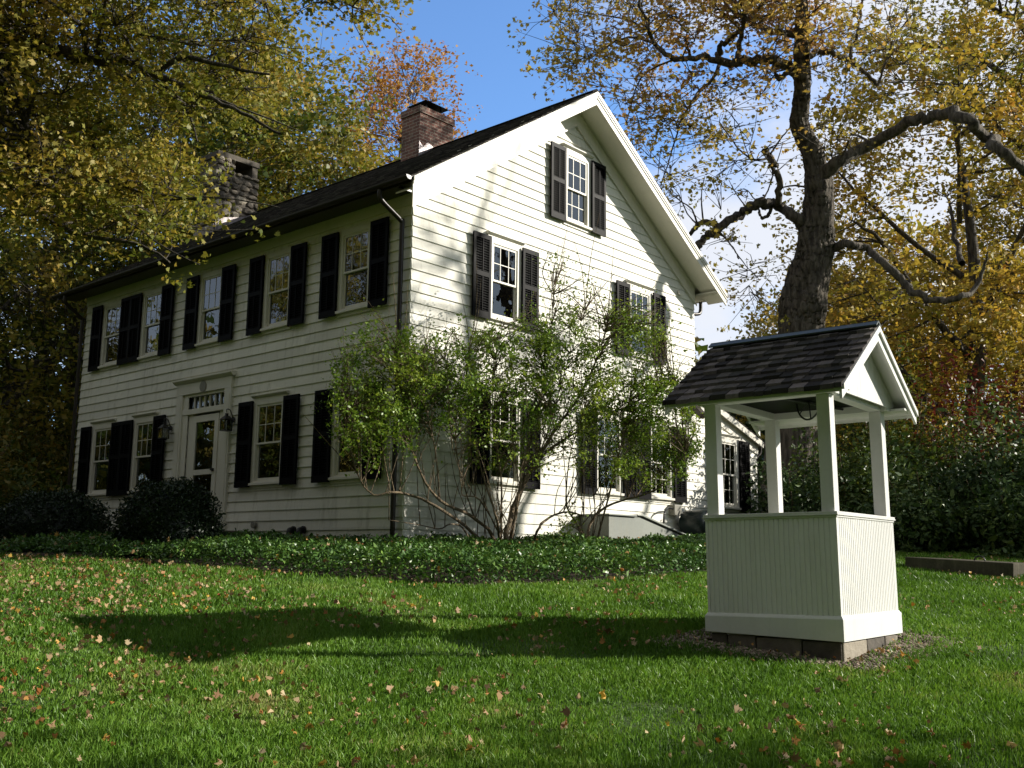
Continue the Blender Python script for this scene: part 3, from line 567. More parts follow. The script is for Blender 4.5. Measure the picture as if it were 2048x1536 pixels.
def stones(mb, F, a0, a1, z0, z1, size, d=0.0, seed=1):
    r_ = random.Random(seed); z = z0
    while z < z1:
        h = size*r_.uniform(0.6, 1.2); a = a0-r_.uniform(0, size*0.5)
        while a < a1:
            w_ = size*r_.uniform(0.7, 1.7); ca, cz_ = a+w_/2, z+h/2+r_.uniform(-.02, .02); hh = min(h, z1-z+0.03)
            vs = []; fs = []; n = 9; tilt = r_.uniform(-0.5, 0.5)
            for ringi, (sc, dd) in enumerate(((1.0, -0.05), (0.96, 0.01), (0.72, 0.045), (0.0, 0.06))):
                for k in range(n if sc else 1):
                    an = 2*math.pi*k/n+tilt; rr = (1+0.16*math.sin(3*an+a*7))*sc*0.5
                    x = math.cos(an)*rr*w_*1.02; y = math.sin(an)*rr*hh*1.05; vs.append(F(min(max(ca+x*math.cos(tilt*.4)-y*math.sin(tilt*.4), a0-0.02), a1+0.02), d+dd, cz_+y+x*math.sin(tilt*.4)*.5))
            for q in range(2): fs += [(q*n+k, q*n+(k+1) % n, (q+1)*n+(k+1) % n, (q+1)*n+k) for k in range(n)]
            fs += [(2*n+k, 2*n+(k+1) % n, 3*n) for k in range(n)]; mb.add(vs, fs, r_.random()); a += w_
        z += h
mb = MB(); u0, u1, v0, v1 = 2.37, 3.42, 9.17, 9.9
mb.box(u0, u1, v0, v1, 6.3, 8.45, 0.1); mb.box(u0, u0+0.42, v0, v1, 8.45, 8.74, 0.1); mb.box(u1-0.14, u1, v0, v1, 8.45, 8.74, 0.2); mb.box(u0-0.03, u1+0.03, v0-0.03, v1+0.03, 8.74, 8.86, 0.15)
stones(mb, lambda a, d, z: (a, v0-d, z), u0, u1, 7.2, 8.42, 0.19, 0, 3); stones(mb, lambda a, d, z: (u0-d, a, z), v0, v1, 6.8, 8.42, 0.19, 0, 5); stones(mb, lambda a, d, z: (a, v0-d, z), u0, u0+0.4, 8.42, 8.74, 0.15, 0, 4)
sc2 = mb.build('stone_chimney', M['stone'], house, smooth=False)
mb = MB(); mb.prism([(u0-0.03, 6.8), (u0-0.03, 7.25), (u0+0.6, 7.42), (u1+0.02, 7.62), (u1+0.02, 7.3)], v0-0.075, v0-0.062, lambda i, j, k: (i, k, j)); mb.box(u0-0.075, u0-0.062, v0-0.07, v1, 6.6, 7.1); mb.build('flashing', M['flash'], sc2)
for o in COL.objects:
    if 'placed' in o: del o['placed']

# ------------------------------------------------------------------ wellhouse
PSI = 1.6542-math.pi/2
well = empty('wishing_well', (-2.3134, -7.4728, -0.8392), 'white wooden well shelter with four posts and dark shingled gable roof on the lawn', 'well', rot=(R(-0.70), R(-0.34), PSI))
A, B, H = 1.147, 1.4056, 0.98       # along y (facing left), along x (away to the right)
mb = MB()   # beadboard sides: posts of each bead as grooves
def bead(mb, F, a0, a1, z0, z1, st=0.041):
    n = max(1, round((a1-a0)/st)); st = (a1-a0)/n
    for i in range(n):
        x = a0+i*st; mb.prism([(x, 0), (x, 0.012), (x+0.003, 0.016), (x+st-0.010, 0.016), (x+st-0.006, 0.009), (x+st, 0.009), (x+st, 0)], z0, z1, lambda i_, j, k: F(i_, j, k), 0.7)
ins = 0.020
FY = lambda a, d, z: (ins+0.016-d, a, z)             # face looking -x (local)
FX = lambda a, d, z: (a, ins+0.016-d, z)
bead(mb, FY, ins+0.02, A-ins-0.02, 0.17, H-0.03); bead(mb, FX, ins+0.02, B-ins-0.02, 0.17, H-0.03)
bead(mb, lambda a, d, z: (B-ins-0.016+d, a, z), ins+0.02, A-ins-0.02, 0.1, H-0.03); bead(mb, lambda a, d, z: (a, A-ins-0.016+d, z), ins+0.02, B-ins-0.02, 0.1, H-0.03)
mb.box(ins+0.0165, B-ins-0.0165, ins+0.0165, A-ins-0.0165, 0.02, H-0.031)
for x in (ins, B-ins-0.021):
    for y in (ins, A-ins-0.021): mb.box(x, x+0.021, y, y+0.021, 0.17, H-0.03)
mb.build('side_panel', M['wellwhite'], well)
mb = MB()
zl = 0.042
mb.hexa([(0, 0, 0), (0.019, 0, 0), (0.019, A, zl), (0, A, zl), (0, 0, 0.165), (0.019, 0, 0.165), (0.019, A, 0.165), (0, A, 0.165)])
mb.hexa([(0.0192, 0, 0), (B, 0, 0.0), (B, 0.019, 0.0), (0.0192, 0.019, 0), (0.0192, 0, 0.165), (B, 0, 0.165), (B, 0.019, 0.165), (0.0192, 0.019, 0.165)])
mb.box(B-0.019, B, 0.0192, A, 0.03, 0.165); mb.box(0.0192, B-0.0192, A-0.019, A, 0.045, 0.165)
# sloped cap on the baseboard
mb.hexa([(0, 0, 0.1652), (0.02, 0, 0.1652), (0.02, A, 0.1652), (0, A, 0.1652), (0.015, 0.015, 0.19), (0.022, 0.015, 0.19), (0.022, A-0.015, 0.19), (0.015, A-0.015, 0.19)])
mb.hexa([(0.02, 0, 0.1652), (B, 0, 0.1652), (B, 0.02, 0.1652), (0.02, 0.02, 0.1652), (0.02, 0.015, 0.19), (B-0.015, 0.015, 0.19), (B-0.015, 0.022, 0.19), (0.02, 0.022, 0.19)])
mb.build('base_board', M['wellwhite'], well, 0.002)
mb = MB()
ci = 0.0
for (o_, z0, z1) in ((0.002, H-0.030, H-0.018), (0.006, H-0.0178, H), (0.012, H-0.045, H-0.0302)):
    mb.box(o_, B-o_, o_, A-o_, z0, z1)
mb.build('top_rail', M['wellwhite'], well, 0.003)
ps = 0.105; pi_ = 0.034; PT = 1.90
posts = [(pi_, pi_), (B-pi_-ps, pi_), (pi_, A-pi_-ps), (B-pi_-ps, A-pi_-ps)]
for x, y in posts:
    mb = MB(); mb.box(x, x+ps, y, y+ps, H+0.0002, PT); mb.build('post', M['wellwhite'], well, 0.004)
# beams
mb = MB(); bz0, bz1 = PT+0.0002, PT+0.11
for x in (pi_-0.004, B-pi_-0.101): mb.box(x, x+0.105, -0.02, A+0.02, bz0, bz1)
for y in (pi_-0.004, A-pi_-0.101): mb.box(pi_+0.1012, B-pi_-0.1012, y, y+0.105, bz0+0.002, bz1)
mb.build('beam', M['wellwhite'], well, 0.003)
# roof: ridge runs along local y
RX0, RX1 = -0.173, 1.352; ZE, ZR, RE = 1.923, 2.548, 0.2385
hx = B/2; sl_ = (ZR-ZE)/(hx+RE); zt = lambda x: ZE+sl_*(x+RE)
mb = MB()
for s in (0, 1):
    U = (lambda x: x) if s == 0 else (lambda x: B-x)
    mb.prism([(-RE+0.03, zt(-RE+0.03)-0.055), (hx, zt(hx)-0.06), (hx, zt(hx)-0.03), (-RE+0.02, zt(-RE+0.02)-0.028)], RX0+0.03, RX1-0.03, lambda i, j, k: (U(i), k, j))
wroof = mb.build('roof', M['wellwhite'], well)
mb = MB(); random.seed(11)
for s in (0, 1):
    U = (lambda x: x) if s == 0 else (lambda x: B-x)
    shingle_slope(mb, U, -RE, hx, zt, sl_, RX0, RX1, 0.128, 0.105, 0.032)
mb.build('shingles', M['wellroof'], wroof)
mb = MB()
for s in (0, 1):
    U = (lambda x: x) if s == 0 else (lambda x: B-x)
    mb.prism([(hx-0.055, zt(hx-0.055)+0.014), (hx+0.004*s, zt(hx)+0.016), (hx+0.004*s, zt(hx)+0.032), (hx-0.060, zt(hx-0.055)+0.026)], RX0-0.004-0.001*s, RX1+0.004, lambda i, j, k: (U(i), k, j))
mb.build('ridge_cap', M['ridge'], wroof)
for yy, sg in ((RX0, 1), (RX1, -1)):
    mb = MB()
    for s in (0, 1):
        U = (lambda x: x) if s == 0 else (lambda x: B-x)
        e = -RE+0.012; t = 0.001*s
        for (za, zb, d0, d1) in ((-0.125, -0.03, 0.008, 0.03), (-0.055, -0.012, -0.012, 0.0075)):
            mb.prism([(e, zt(e)+za), (hx, zt(hx)+za*1.12), (hx, zt(hx)+zb), (e, zt(e)+zb)], yy+sg*(d0+t), yy+sg*(d1+t), lambda i, j, k: (U(i), k, j))
    mb.build('rake_board', M['wellwhite'], wroof)
for s in (0, 1):
    mb = MB()
    U = (lambda x: x) if s == 0 else (lambda x: B-x)
    mb.box(*sorted((U(-RE+0.015), U(-RE+0.034))), RX0+0.031, RX1-0.031, 1.865, 1.93)
    mb.box(*sorted((U(-RE+0.0345), U(pi_-0.005))), RX0+0.031, RX1-0.031, 1.905, 1.925)
    mb.build('eave_fascia', M['wellwhite'], wroof)
for y0, y1, s in ((0.0, 0.018, -1), (A-0.018, A, 1)):
    mb = MB(); n = 18; x0 = -0.08; st = (B+0.16)/n
    for i in range(n):
        xa, xb = x0+i*st+0.0015, x0+(i+1)*st-0.0015; ta = zt(min(xa, B-xa))-0.062; tb = zt(min(xb, B-xb))-0.062
        if min(ta, tb) < PT+0.04: continue
        yo = y0-0.025 if s < 0 else y0+0.02
        mb.prism([(xa, PT+0.03), (xb, PT+0.03), (xb, tb), (xa, ta)], yo, yo+0.015, lambda i_, j, k: (i_, k, j))
    mb.build('gable_panel', M['wellwhite'], wroof)
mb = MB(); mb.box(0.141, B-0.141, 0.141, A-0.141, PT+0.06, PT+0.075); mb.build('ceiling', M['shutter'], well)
# pulley wheel
mb = MB(); c = (B*0.50, A*0.40, PT+0.065); rr_ = 0.165; n = 28
ringp = [(c[0]+math.cos(2*math.pi*i/n)*rr_*0.75, c[1]+math.cos(2*math.pi*i/n)*rr_*0.95, c[2]+math.sin(2*math.pi*i/n)*rr_) for i in range(n+1)]
mb.tube(ringp, 0.008, 6)
for k in range(3):
    a = math.pi*k/3+0.4; q = (math.cos(a)*rr_*0.75, math.cos(a)*rr_*0.95, math.sin(a)*rr_); mb.tube([(c[0]-q[0], c[1]-q[1], c[2]-q[2]), (c[0], c[1], c[2]), (c[0]+q[0], c[1]+q[1], c[2]+q[2])], 0.006, 6)
mb.tube([(0.14, A*0.5, PT+0.045), (B-0.14, A*0.32, PT+0.045)], 0.012, 8); mb.build('pulley_wheel', M['black'], well)
mb = MB(); r_ = random.Random(4)
x = 0.03
for side in range(2):
    L2 = A if side == 0 else B; p = 0.03
    while p < L2-0.03:
        w_ = min(r_.uniform(0.22, 0.62), L2-0.03-p); j = r_.uniform(0, 0.02)
        if side == 0: mb.box(0.012+j, 0.20, p, p+w_-0.008, -0.45, -0.003+0.042*p/A)
        else: mb.box(p, p+w_-0.008, 0.012+j, 0.20, -0.45, -0.003)
        p += w_
mb.box(0.21, B-0.03, 0.21, A-0.03, -0.45, -0.01)
mb.build('stone_footing', M['stone'], well, 0.012)

# gravel ring round the well
wx, wy = -2.3134, -7.4728
def wl2w(x, y):
    c_, s_ = math.cos(PSI), math.sin(PSI); return wx+c_*x-s_*y, wy+s_*x+c_*y
P = []; 
for _ in range(9000):
    x = rng.uniform(-0.55, B+0.75); y = rng.uniform(-0.42, A+0.5)
    dx = max(-x, 0, x-B); dy = max(-y, 0, y-A)
    if dx == 0 and dy == 0: continue
    dd = math.hypot(dx, dy); lim = 0.36+0.12*math.sin(3*x+2*y)+(0.22 if x > B*0.7 and y < 0.4 else 0)
    if dd > lim or rng.random() > 1.15-dd/lim*0.6: continue
    X, Y = wl2w(x, y); P.append((X, Y, float(gz(X, Y))+0.012))
P = np.array(P); n = len(P)
T = np.array([(1, 0, 0), (0.3, 0.9, 0), (-0.8, 0.55, 0), (-0.8, -0.55, 0), (0.3, -0.9, 0), (0.1, 0, 0.75), (0, 0, -0.7)]); FT = np.array([(0, 1, 5), (1, 2, 5), (2, 3, 5), (3, 4, 5), (4, 0, 5), (1, 0, 6), (2, 1, 6), (3, 2, 6), (4, 3, 6), (0, 4, 6)])
a = rng.uniform(0, 6.28, n); s = rng.uniform(0.012, 0.036, n); V = T[None]*np.stack([s, s*rng.uniform(0.5, 0.9, n), s*0.6], 1)[:, None, :]
V = np.stack([V[..., 0]*np.cos(a)[:, None]-V[..., 1]*np.sin(a)[:, None], V[..., 0]*np.sin(a)[:, None]+V[..., 1]*np.cos(a)[:, None], V[..., 2]], -1)+P[:, None, :]
F_ = (FT[None]+np.arange(n)[:, None, None]*7).reshape(-1, 3)
tag(np_mesh('gravel', V.reshape(-1, 3), F_, M['gravel'], rnd=np.repeat(rng.random(n), 7), smooth=True), 'brown river gravel scattered round the foot of the white well', 'gravel', kind='stuff')

# ------------------------------------------------------------------ planting bed
edge_px = [(-260, 1096), (0, 1113), (200, 1122), (400, 1136), (600, 1152), (800, 1166), (950, 1173), (1100, 1168), (1250, 1161), (1400, 1149), (1480, 1143)]
EDGE = [ground_hit(*q)[:2] for q in edge_px]
BEDP = [tuple(q) for q in EDGE]+[(7.6, -2.2), (8.2, -0.02), (0, -0.02), (-0.02, 0), (-0.02, 9.8), (-3.5, 9.8)]
def inpoly(X, Y, poly):
    X = np.asarray(X); Y = np.asarray(Y); r_ = np.zeros(X.shape, bool); n = len(poly)
    for i in range(n):
        (x0, y0), (x1, y1) = poly[i], poly[(i+1) % n]
        c_ = ((y0 > Y) != (y1 > Y)) & (X < (x1-x0)*(Y-y0)/(y1-y0+1e-12)+x0); r_ ^= c_
    return r_
def edgedist(X, Y, poly):
    d = np.full(np.shape(X), 9.0)
    for i in range(len(poly)-1):
        a_, b_ = np.array(poly[i]), np.array(poly[i+1]); ab = b_-a_; t = np.clip(((X-a_[0])*ab[0]+(Y-a_[1])*ab[1])/(ab@ab), 0, 1); d = np.minimum(d, np.hypot(X-a_[0]-t*ab[0], Y-a_[1]-t*ab[1]))
    return d
mb = MB(); bp = [(x, y, float(gz(x, y))+0.012) for x, y in BEDP]
gx_, gy_ = np.meshgrid(np.arange(-6, 9, 0.25), np.arange(-6, 10.2, 0.25), indexing='ij'); inn = inpoly(gx_+0.125, gy_+0.125, BEDP); vs = {}; V = []; FF = []
for i in range(inn.shape[0]-1):
    for j in range(inn.shape[1]-1):
        if not inn[i, j]: continue
        q = []
        for di, dj in ((0, 0), (1, 0), (1, 1), (0, 1)):
            k = (i+di, j+dj)
            if k not in vs: vs[k] = len(V); x, y = gx_[k], gy_[k]; V.append((x, y, float(gz(x, y))+0.016))
            q.append(vs[k])
        FF.append(q)
tag(np_mesh('planting_bed', np.array(V), np.array(FF), M['earth'], rnd=np.zeros(len(V)), smooth=True), kind='structure')
X = rng.uniform(-6, 8.2, 420000); Y = rng.uniform(-5.5, 9.8, 420000); k = inpoly(X, Y, BEDP); X, Y = X[k], Y[k]
dd = edgedist(X, Y, EDGE+[np.array((7.6, -2.2))]); wgt = np.where(Y > 2.5, 0.35, 1.0)*np.where((X > 3.4) & (Y > -1.15), 0.0, 1.0)*np.where((X > -1.1) & (Y > 3.9), 0, 1); k = rng.random(len(X)) < wgt; X, Y, dd = X[k], Y[k], dd[k]
hgt = 0.04+0.20*np.clip(dd/0.30, 0, 1)**0.7*(1+0.22*np.sin(X*2.1+1)*np.cos(Y*1.7)+0.2*np.sin(X*5.3+np.cos(Y*4.3)*2)*np.sin(Y*5.7))
sel = rng.permutation(len(X))[:150000]; X, Y, hgt = X[sel], Y[sel], hgt[sel]
Zp = gz(X, Y)+hgt*(1-0.55*rng.random(len(X))**2.2)+rng.normal(0, 0.012, len(X))
tag(leaves('groundcover', np.stack([X, Y, Zp], 1), 0.046, M['leaf_ivy'], shape='oval', flat=0.45), 'low glossy green groundcover filling the bed along the house', 'groundcover', kind='stuff')

# ------------------------------------------------------------------ lawn grass and fallen leaves
def wmask(X, Y, m=0.0):
    c_, s_ = math.cos(PSI), math.sin(PSI); lx = (X-wx)*c_+(Y-wy)*s_; ly = -(X-wx)*s_+(Y-wy)*c_
    return (lx > -m) & (lx < B+m) & (ly > -m) & (ly < A+m)
def polar(n, r0, r1, p):   # density ~ r^-p per area
    u = rng.random(n); e = 2-p
    r_ = (r0**e+u*(r1**e-r0**e))**(1/e) if abs(e) > 1e-6 else r0*(r1/r0)**u
    a_ = YAW+R(rng.uniform(-34, 34, n)) if False else YAW+np.radians(rng.uniform(-34, 34, n))
    return CAM[0]+r_*np.cos(a_), CAM[1]+r_*np.sin(a_), r_
n = 780000; X, Y, Rr = polar(n, 3.9, 24, 1.75)
patch = np.sin(X*1.3+np.sin(Y*1.1)*1.5)*np.cos(Y*1.6+np.cos(X*0.9))
k = ~inpoly(X, Y, BEDP) & ~wmask(X, Y, 0.02) & ~((X > 0) & (Y > 0)) & ~(wmask(X, Y, 0.27) & (rng.random(n) < 0.8)) & ~((patch < -0.75) & (rng.random(n) < 0.5))
X, Y, Rr = X[k], Y[k], Rr[k]; n = len(X); Z = gz(X, Y)
h = (0.020+0.034*rng.random(n)**1.3)*(1+0.3*np.sin(X*2.3)*np.sin(Y*2.9)+0.18*np.sin(X*7.3+Y*3)*np.sin(Y*8.1))*(0.8+0.035*Rr); wd = 0.0012+0.00034*Rr; a = rng.uniform(0, 2*np.pi, n); ln = h*np.abs(rng.normal(0.30, 0.38, n)); b_ = rng.uniform(0, 2*np.pi, n)
ca, sa = np.cos(a)*wd, np.sin(a)*wd; lx, ly = np.cos(b_)*ln, np.sin(b_)*ln
V = np.empty((n, 5, 3)); V[:, 0] = np.stack([X-ca, Y-sa, Z-0.004], 1); V[:, 1] = np.stack([X+ca, Y+sa, Z-0.004], 1)
V[:, 2] = np.stack([X+ca*.8+lx*.35, Y+sa*.8+ly*.35, Z+h*0.6], 1); V[:, 4] = np.stack([X-ca*.8+lx*.35, Y-sa*.8+ly*.35, Z+h*0.6], 1); V[:, 3] = np.stack([X+lx, Y+ly, Z+h], 1)
dry = np.clip(0.30+0.20*np.sin(X*0.9+1)*np.sin(Y*0.8)+np.clip((-X-4.2)*0.06, 0, 0.2), 0, 1)
tag(np_mesh('lawn_grass', V.reshape(-1, 3), np.arange(n*5).reshape(n, 5), M['grass'], rnd=np.repeat(np.clip(rng.random(n)*0.85+0.85*(dry-0.32)+0.10*np.sin(X*5+np.sin(Y*4)*2)+0.12*np.sin(X*2.2+3*np.sin(Y*1.3))*np.sin(Y*3.1), 0, 1), 5)), 'mown green lawn grass in front of the house', 'grass', kind='stuff')
n = 30000; X, Y, Rr = polar(n, 4.0, 22, 0.45); lf = np.clip((Y-X+1.0)/9.0, 0.0, 1.0)     # thicker towards the left trees
cl = np.sin(X*1.9+Y)+np.sin(Y*2.7-X*1.2)
k = ~inpoly(X, Y, BEDP) & ~wmask(X, Y, 0.0) & ~((X > 0) & (Y > 0)) & (rng.random(n) < 0.13+1.8*lf**1.4+0.20*cl); X, Y = X[k], Y[k]; n = len(X)
tag(leaves('fallen_leaves', np.stack([X, Y, gz(X, Y)+0.040+0.012*rng.random(n)], 1), 0.031, M['litter'], shape='maple', flat=0.25, svar=0.45, curl=4.5), 'dry tan and orange leaves fallen on the lawn', 'fallen leaves', kind='stuff')
X = rng.uniform(-6, 8.2, 2600); Y = rng.uniform(-5.5, 6, 2600); k = inpoly(X, Y, BEDP); X, Y = X[k], Y[k]; dd = edgedist(X, Y, EDGE); k = rng.random(len(X)) < np.where(dd < 0.2, 1.0, 0.35); X, Y, dd = X[k], Y[k], dd[k]
tag(leaves('fallen_leaves', np.stack([X, Y, gz(X, Y)+0.06+0.20*np.clip(dd/0.3, 0, 1)], 1), 0.045, M['litter'], shape='maple', flat=0.3, curl=4), 'stray tan leaves caught on the groundcover bed', 'fallen leaves', kind='stuff')
# ------------------------------------------------------------------ vegetation builders
def ellclumps(c, r, n, bias=0.6, g=rng):
    d = g.normal(0, 1, (n, 3)); d /= np.linalg.norm(d, axis=1, keepdims=True); q = g.random(n)**(1/3)*(1-bias)+bias*g.random(n)**0.25
    return np.array(c)+d*q[:, None]*np.array(r)
def make_tree(name, label, cat, base, trunk, limbs, clumps, per, spread, lsize, lm, bm, group=None, shape='kite', sides=7, branches=True, thin=1.0, grad=None, flatz=0.55, twig=0.012):
    """trunk/limbs: lists of (points, radii) in world space; clumps: (n,3)"""
    root = empty(name, tuple(base), label, cat, group); b0 = np.array(base, float)
    tl = [smooth_line(*trunk, sub=5, jit=0.05)]
    V, Fq = tube_np([(P-b0, r_) for P, r_ in tl], 16)
    if trunk[1][0] > 0.8:
        tl = [smooth_line(*trunk, sub=14, jit=0.02)]; ns = 72; V, Fq = tube_np([(P-b0, r_) for P, r_ in tl], ns); cc = np.repeat(tl[0][0]-b0, ns, axis=0); rr_ = np.repeat(tl[0][1], ns); zz = np.repeat(np.arange(len(tl[0][1])), ns)*1.0; th_ = np.tile(np.arange(ns), len(tl[0][1]))/ns*2*np.pi
        dsp = 0.06*np.sin(3*th_+zz*0.13)+0.04*np.sin(5*th_-zz*0.21+1)+0.028*np.sin(17*th_+2.2*np.sin(zz*0.45+th_*2))+0.022*np.sin(29*th_+2.0*np.sin(zz*0.8)+3*np.cos(zz*.23))+rng.normal(0, 0.012, len(th_))
        V = cc+(V-cc)*(1+dsp)[:, None]
    np_mesh('trunk', V, Fq, bm, root, rnd=np.zeros(len(V)), smooth=True)
    ll = [smooth_line(p, r_, sub=4, jit=0.10) for p, r_ in limbs]
    per_n = rng.poisson(per, len(clumps)) if np.isscalar(per) else np.array(per); nsub = np.maximum(4, per_n//11); off = np.concatenate([[0], np.cumsum(nsub)])
    sci = np.repeat(np.arange(len(clumps)), nsub); subc = clumps[sci]+rng.normal(0, 1, (len(sci), 3))*np.array(spread)*np.array([1, 1, flatz])*rng.uniform(0.75, 1.3, (len(clumps), 1))[sci]
    idx_ = np.repeat(np.arange(len(clumps)), per_n); pick = off[idx_]+(rng.random(len(idx_))*nsub[idx_]).astype(int)
    if branches and len(clumps):
        allP = np.concatenate([P for P, _ in ll]+[tl[0][0][len(tl[0][0])//3:]]); allr = np.concatenate([r_ for _, r_ in ll]+[tl[0][1][len(tl[0][1])//3:]])
        tw = []
        for ci, c in enumerate(clumps):
            dz = c[2]-allP[:, 2]; dist = np.linalg.norm(allP-c, axis=1)+np.where(dz < 0, -dz*0.8, 0)+0.4*rng.random(len(allP))
            i = int(np.argmin(dist)); p0 = allP[i]; r0 = min(allr[i]*0.55, 0.012+0.012*np.linalg.norm(c-p0)); Ld = np.linalg.norm(c-p0)
            mid1 = p0*0.66+c*0.34+rng.normal(0, 0.07*Ld, 3)+np.array([0, 0, 0.05*Ld]); mid2 = p0*0.33+c*0.67+rng.normal(0, 0.07*Ld, 3)
            P, r_ = smooth_line([p0, mid1, mid2, c], [r0, r0*0.75, r0*0.5, twig*0.6], 2); tw.append((P, r_))
            for e in subc[off[ci]:off[ci+1]][:7]:
                tw.append((np.array([mid2, (mid2+e)/2+rng.normal(0, .05, 3), e]), np.array([twig*0.7, twig*0.5, twig*0.3])))
        if ll: V, Fq = tube_np([(P-b0, r_) for P, r_ in ll], sides)
        V2, F2 = tube_np([(P-b0, r_*thin) for P, r_ in tw], 4)
        if ll: np_mesh('branches', np.concatenate([V, V2]), np.concatenate([Fq, F2+len(V)]), bm, root, rnd=np.zeros(len(V)+len(V2)), smooth=True)
        else: np_mesh('branches', V2, F2, bm, root, rnd=np.zeros(len(V2)), smooth=True)
    leaves_n = len(idx_); P = subc[pick]+rng.normal(0, 1, (leaves_n, 3))*np.array(spread)*np.array([0.30, 0.30, 0.24])
    tone = rng.random(len(subc))[pick]*0.5+rng.random(len(clumps))[idx_]*0.5; rn = np.clip(0.5*rng.random(leaves_n)+0.5*tone, 0, 1)
    leaves('crown', P-b0, lsize, lm, root, shape=shape, rnd=rn)
    return root
def auto_tree(name, label, base, H, rad, lm, bm, nc=150, per=170, lsize=0.13, trunk_r=0.22, spread=0.55, group=None, cat='tree', low=0.25, lean=(0, 0), shape='kite', bias=0.6, nl=9):
    b = np.array(base, float); top = b+np.array([lean[0], lean[1], H*0.8])
    trunk = ([b-np.array([0, 0, 0.2]), b+(top-b)*0.25+rng.normal(0, .12, 3), b+(top-b)*0.55+rng.normal(0, .25, 3), top], [trunk_r*1.25, trunk_r*0.9, trunk_r*0.6, trunk_r*0.15])
    limbs = []
    for i in range(nl):
        t = rng.uniform(0.22, 0.75); p0 = b+(top-b)*t; a_ = i*2.4+rng.uniform(-.4, .4); Lm = rad*rng.uniform(0.6, 0.95)*(1.1-0.5*t); rr = trunk_r*(0.6-0.45*t)
        dr_ = np.array([math.cos(a_), math.sin(a_), 0]); limbs.append(([p0, p0+dr_*Lm*0.4+np.array([0, 0, Lm*0.35]), p0+dr_*Lm*0.75+np.array([0, 0, Lm*0.75]), p0+dr_*Lm+np.array([0, 0, Lm*(0.8+0.4*rng.random())])], [rr, rr*0.75, rr*0.5, rr*0.2]))
    c0 = b+np.array([lean[0]*0.5, lean[1]*0.5, H*(low+(1-low)/2)]); cl = ellclumps(c0, (rad, rad, H*(1-low)/2), nc, bias)
    lob = np.sin(cl[:, 0]*1.1+b[0])+np.sin(cl[:, 1]*1.3+b[1])+np.sin(cl[:, 2]*1.2); cl = cl[lob > -1.3]
    return make_tree(name, label, cat, b, trunk, limbs, cl, per, (spread,)*3, lsize, lm, bm, group, shape)
def copy_tree(src, loc, rot, scale, label, group=None):
    c = src.copy(); COL.objects.link(c); c.location = loc; c.rotation_euler = (0, 0, rot); c.scale = (scale,)*3; c['label'] = label
    if group: c['group'] = group
    for ch in [o for o in COL.objects if o.parent == src]:
        d = ch.copy(); COL.objects.link(d); d.parent = c
    return c
#VEG
def pin(poly, n, g=rng):
    xs = [p[0] for p in poly]; ys = [p[1] for p in poly]; out = []
    while len(out) < n:
        X = g.uniform(min(xs), max(xs), 400); Y = g.uniform(min(ys), max(ys), 400); k = inpoly(X, Y, poly); out += list(zip(X[k], Y[k]))
    return out[:n]
def clump_px(poly, n, D0, D1, conv=lambda x, y: (x, y)):
    return np.array([at(*conv(x, y), rng.uniform(D0, D1) if not callable(D0) else D0(*conv(x, y))+rng.uniform(-D1, D1)) for x, y in pin(poly, n)])
def gb(x, y, dz=0.0): return np.array([x, y, float(gz(x, y))+dz])
# ---- the big old maple behind the well
C7 = lambda X, Y: (1048+X/2.048, Y/2.048)
def limb7(pts, D=26.0, dv=0.0):
    P = [at(*C7(x, y), D+dv*i+0.5*math.sin(i*1.3+x)) for i, (x, y, w_) in enumerate(pts)]; return P, [w_/2.048/2106*D/2 for _, _, w_ in pts]
tb = at(1598, 1125, 26.0); TB = gb(tb[0], tb[1])
tp = [(1130, 1370, 172), (1143, 1250, 176), (1165, 1150, 160), (1187, 1050, 140), (1196, 950, 134), (1210, 850, 112), (1208, 760, 106), (1194, 690, 82), (1180, 620, 80), (1152, 560, 74), (1124, 500, 70), (1133, 440, 64), (1140, 380, 60), (1140, 300, 60), (1136, 220, 60), (1139, 150, 52), (1137, 80, 45), (1137, 0, 40), (1130, -150, 30), (1150, -320, 16)]
P = [TB-np.array([0, 0, 0.3]), np.array(at(*C7(1105, 1800), 26.0))]; rr = [0.95, 0.62]
for x, y, w_ in tp: P.append(at(*C7(x, y), 26.0)); rr.append(w_/2.048/2106*26/2)
trunk = (P, rr)
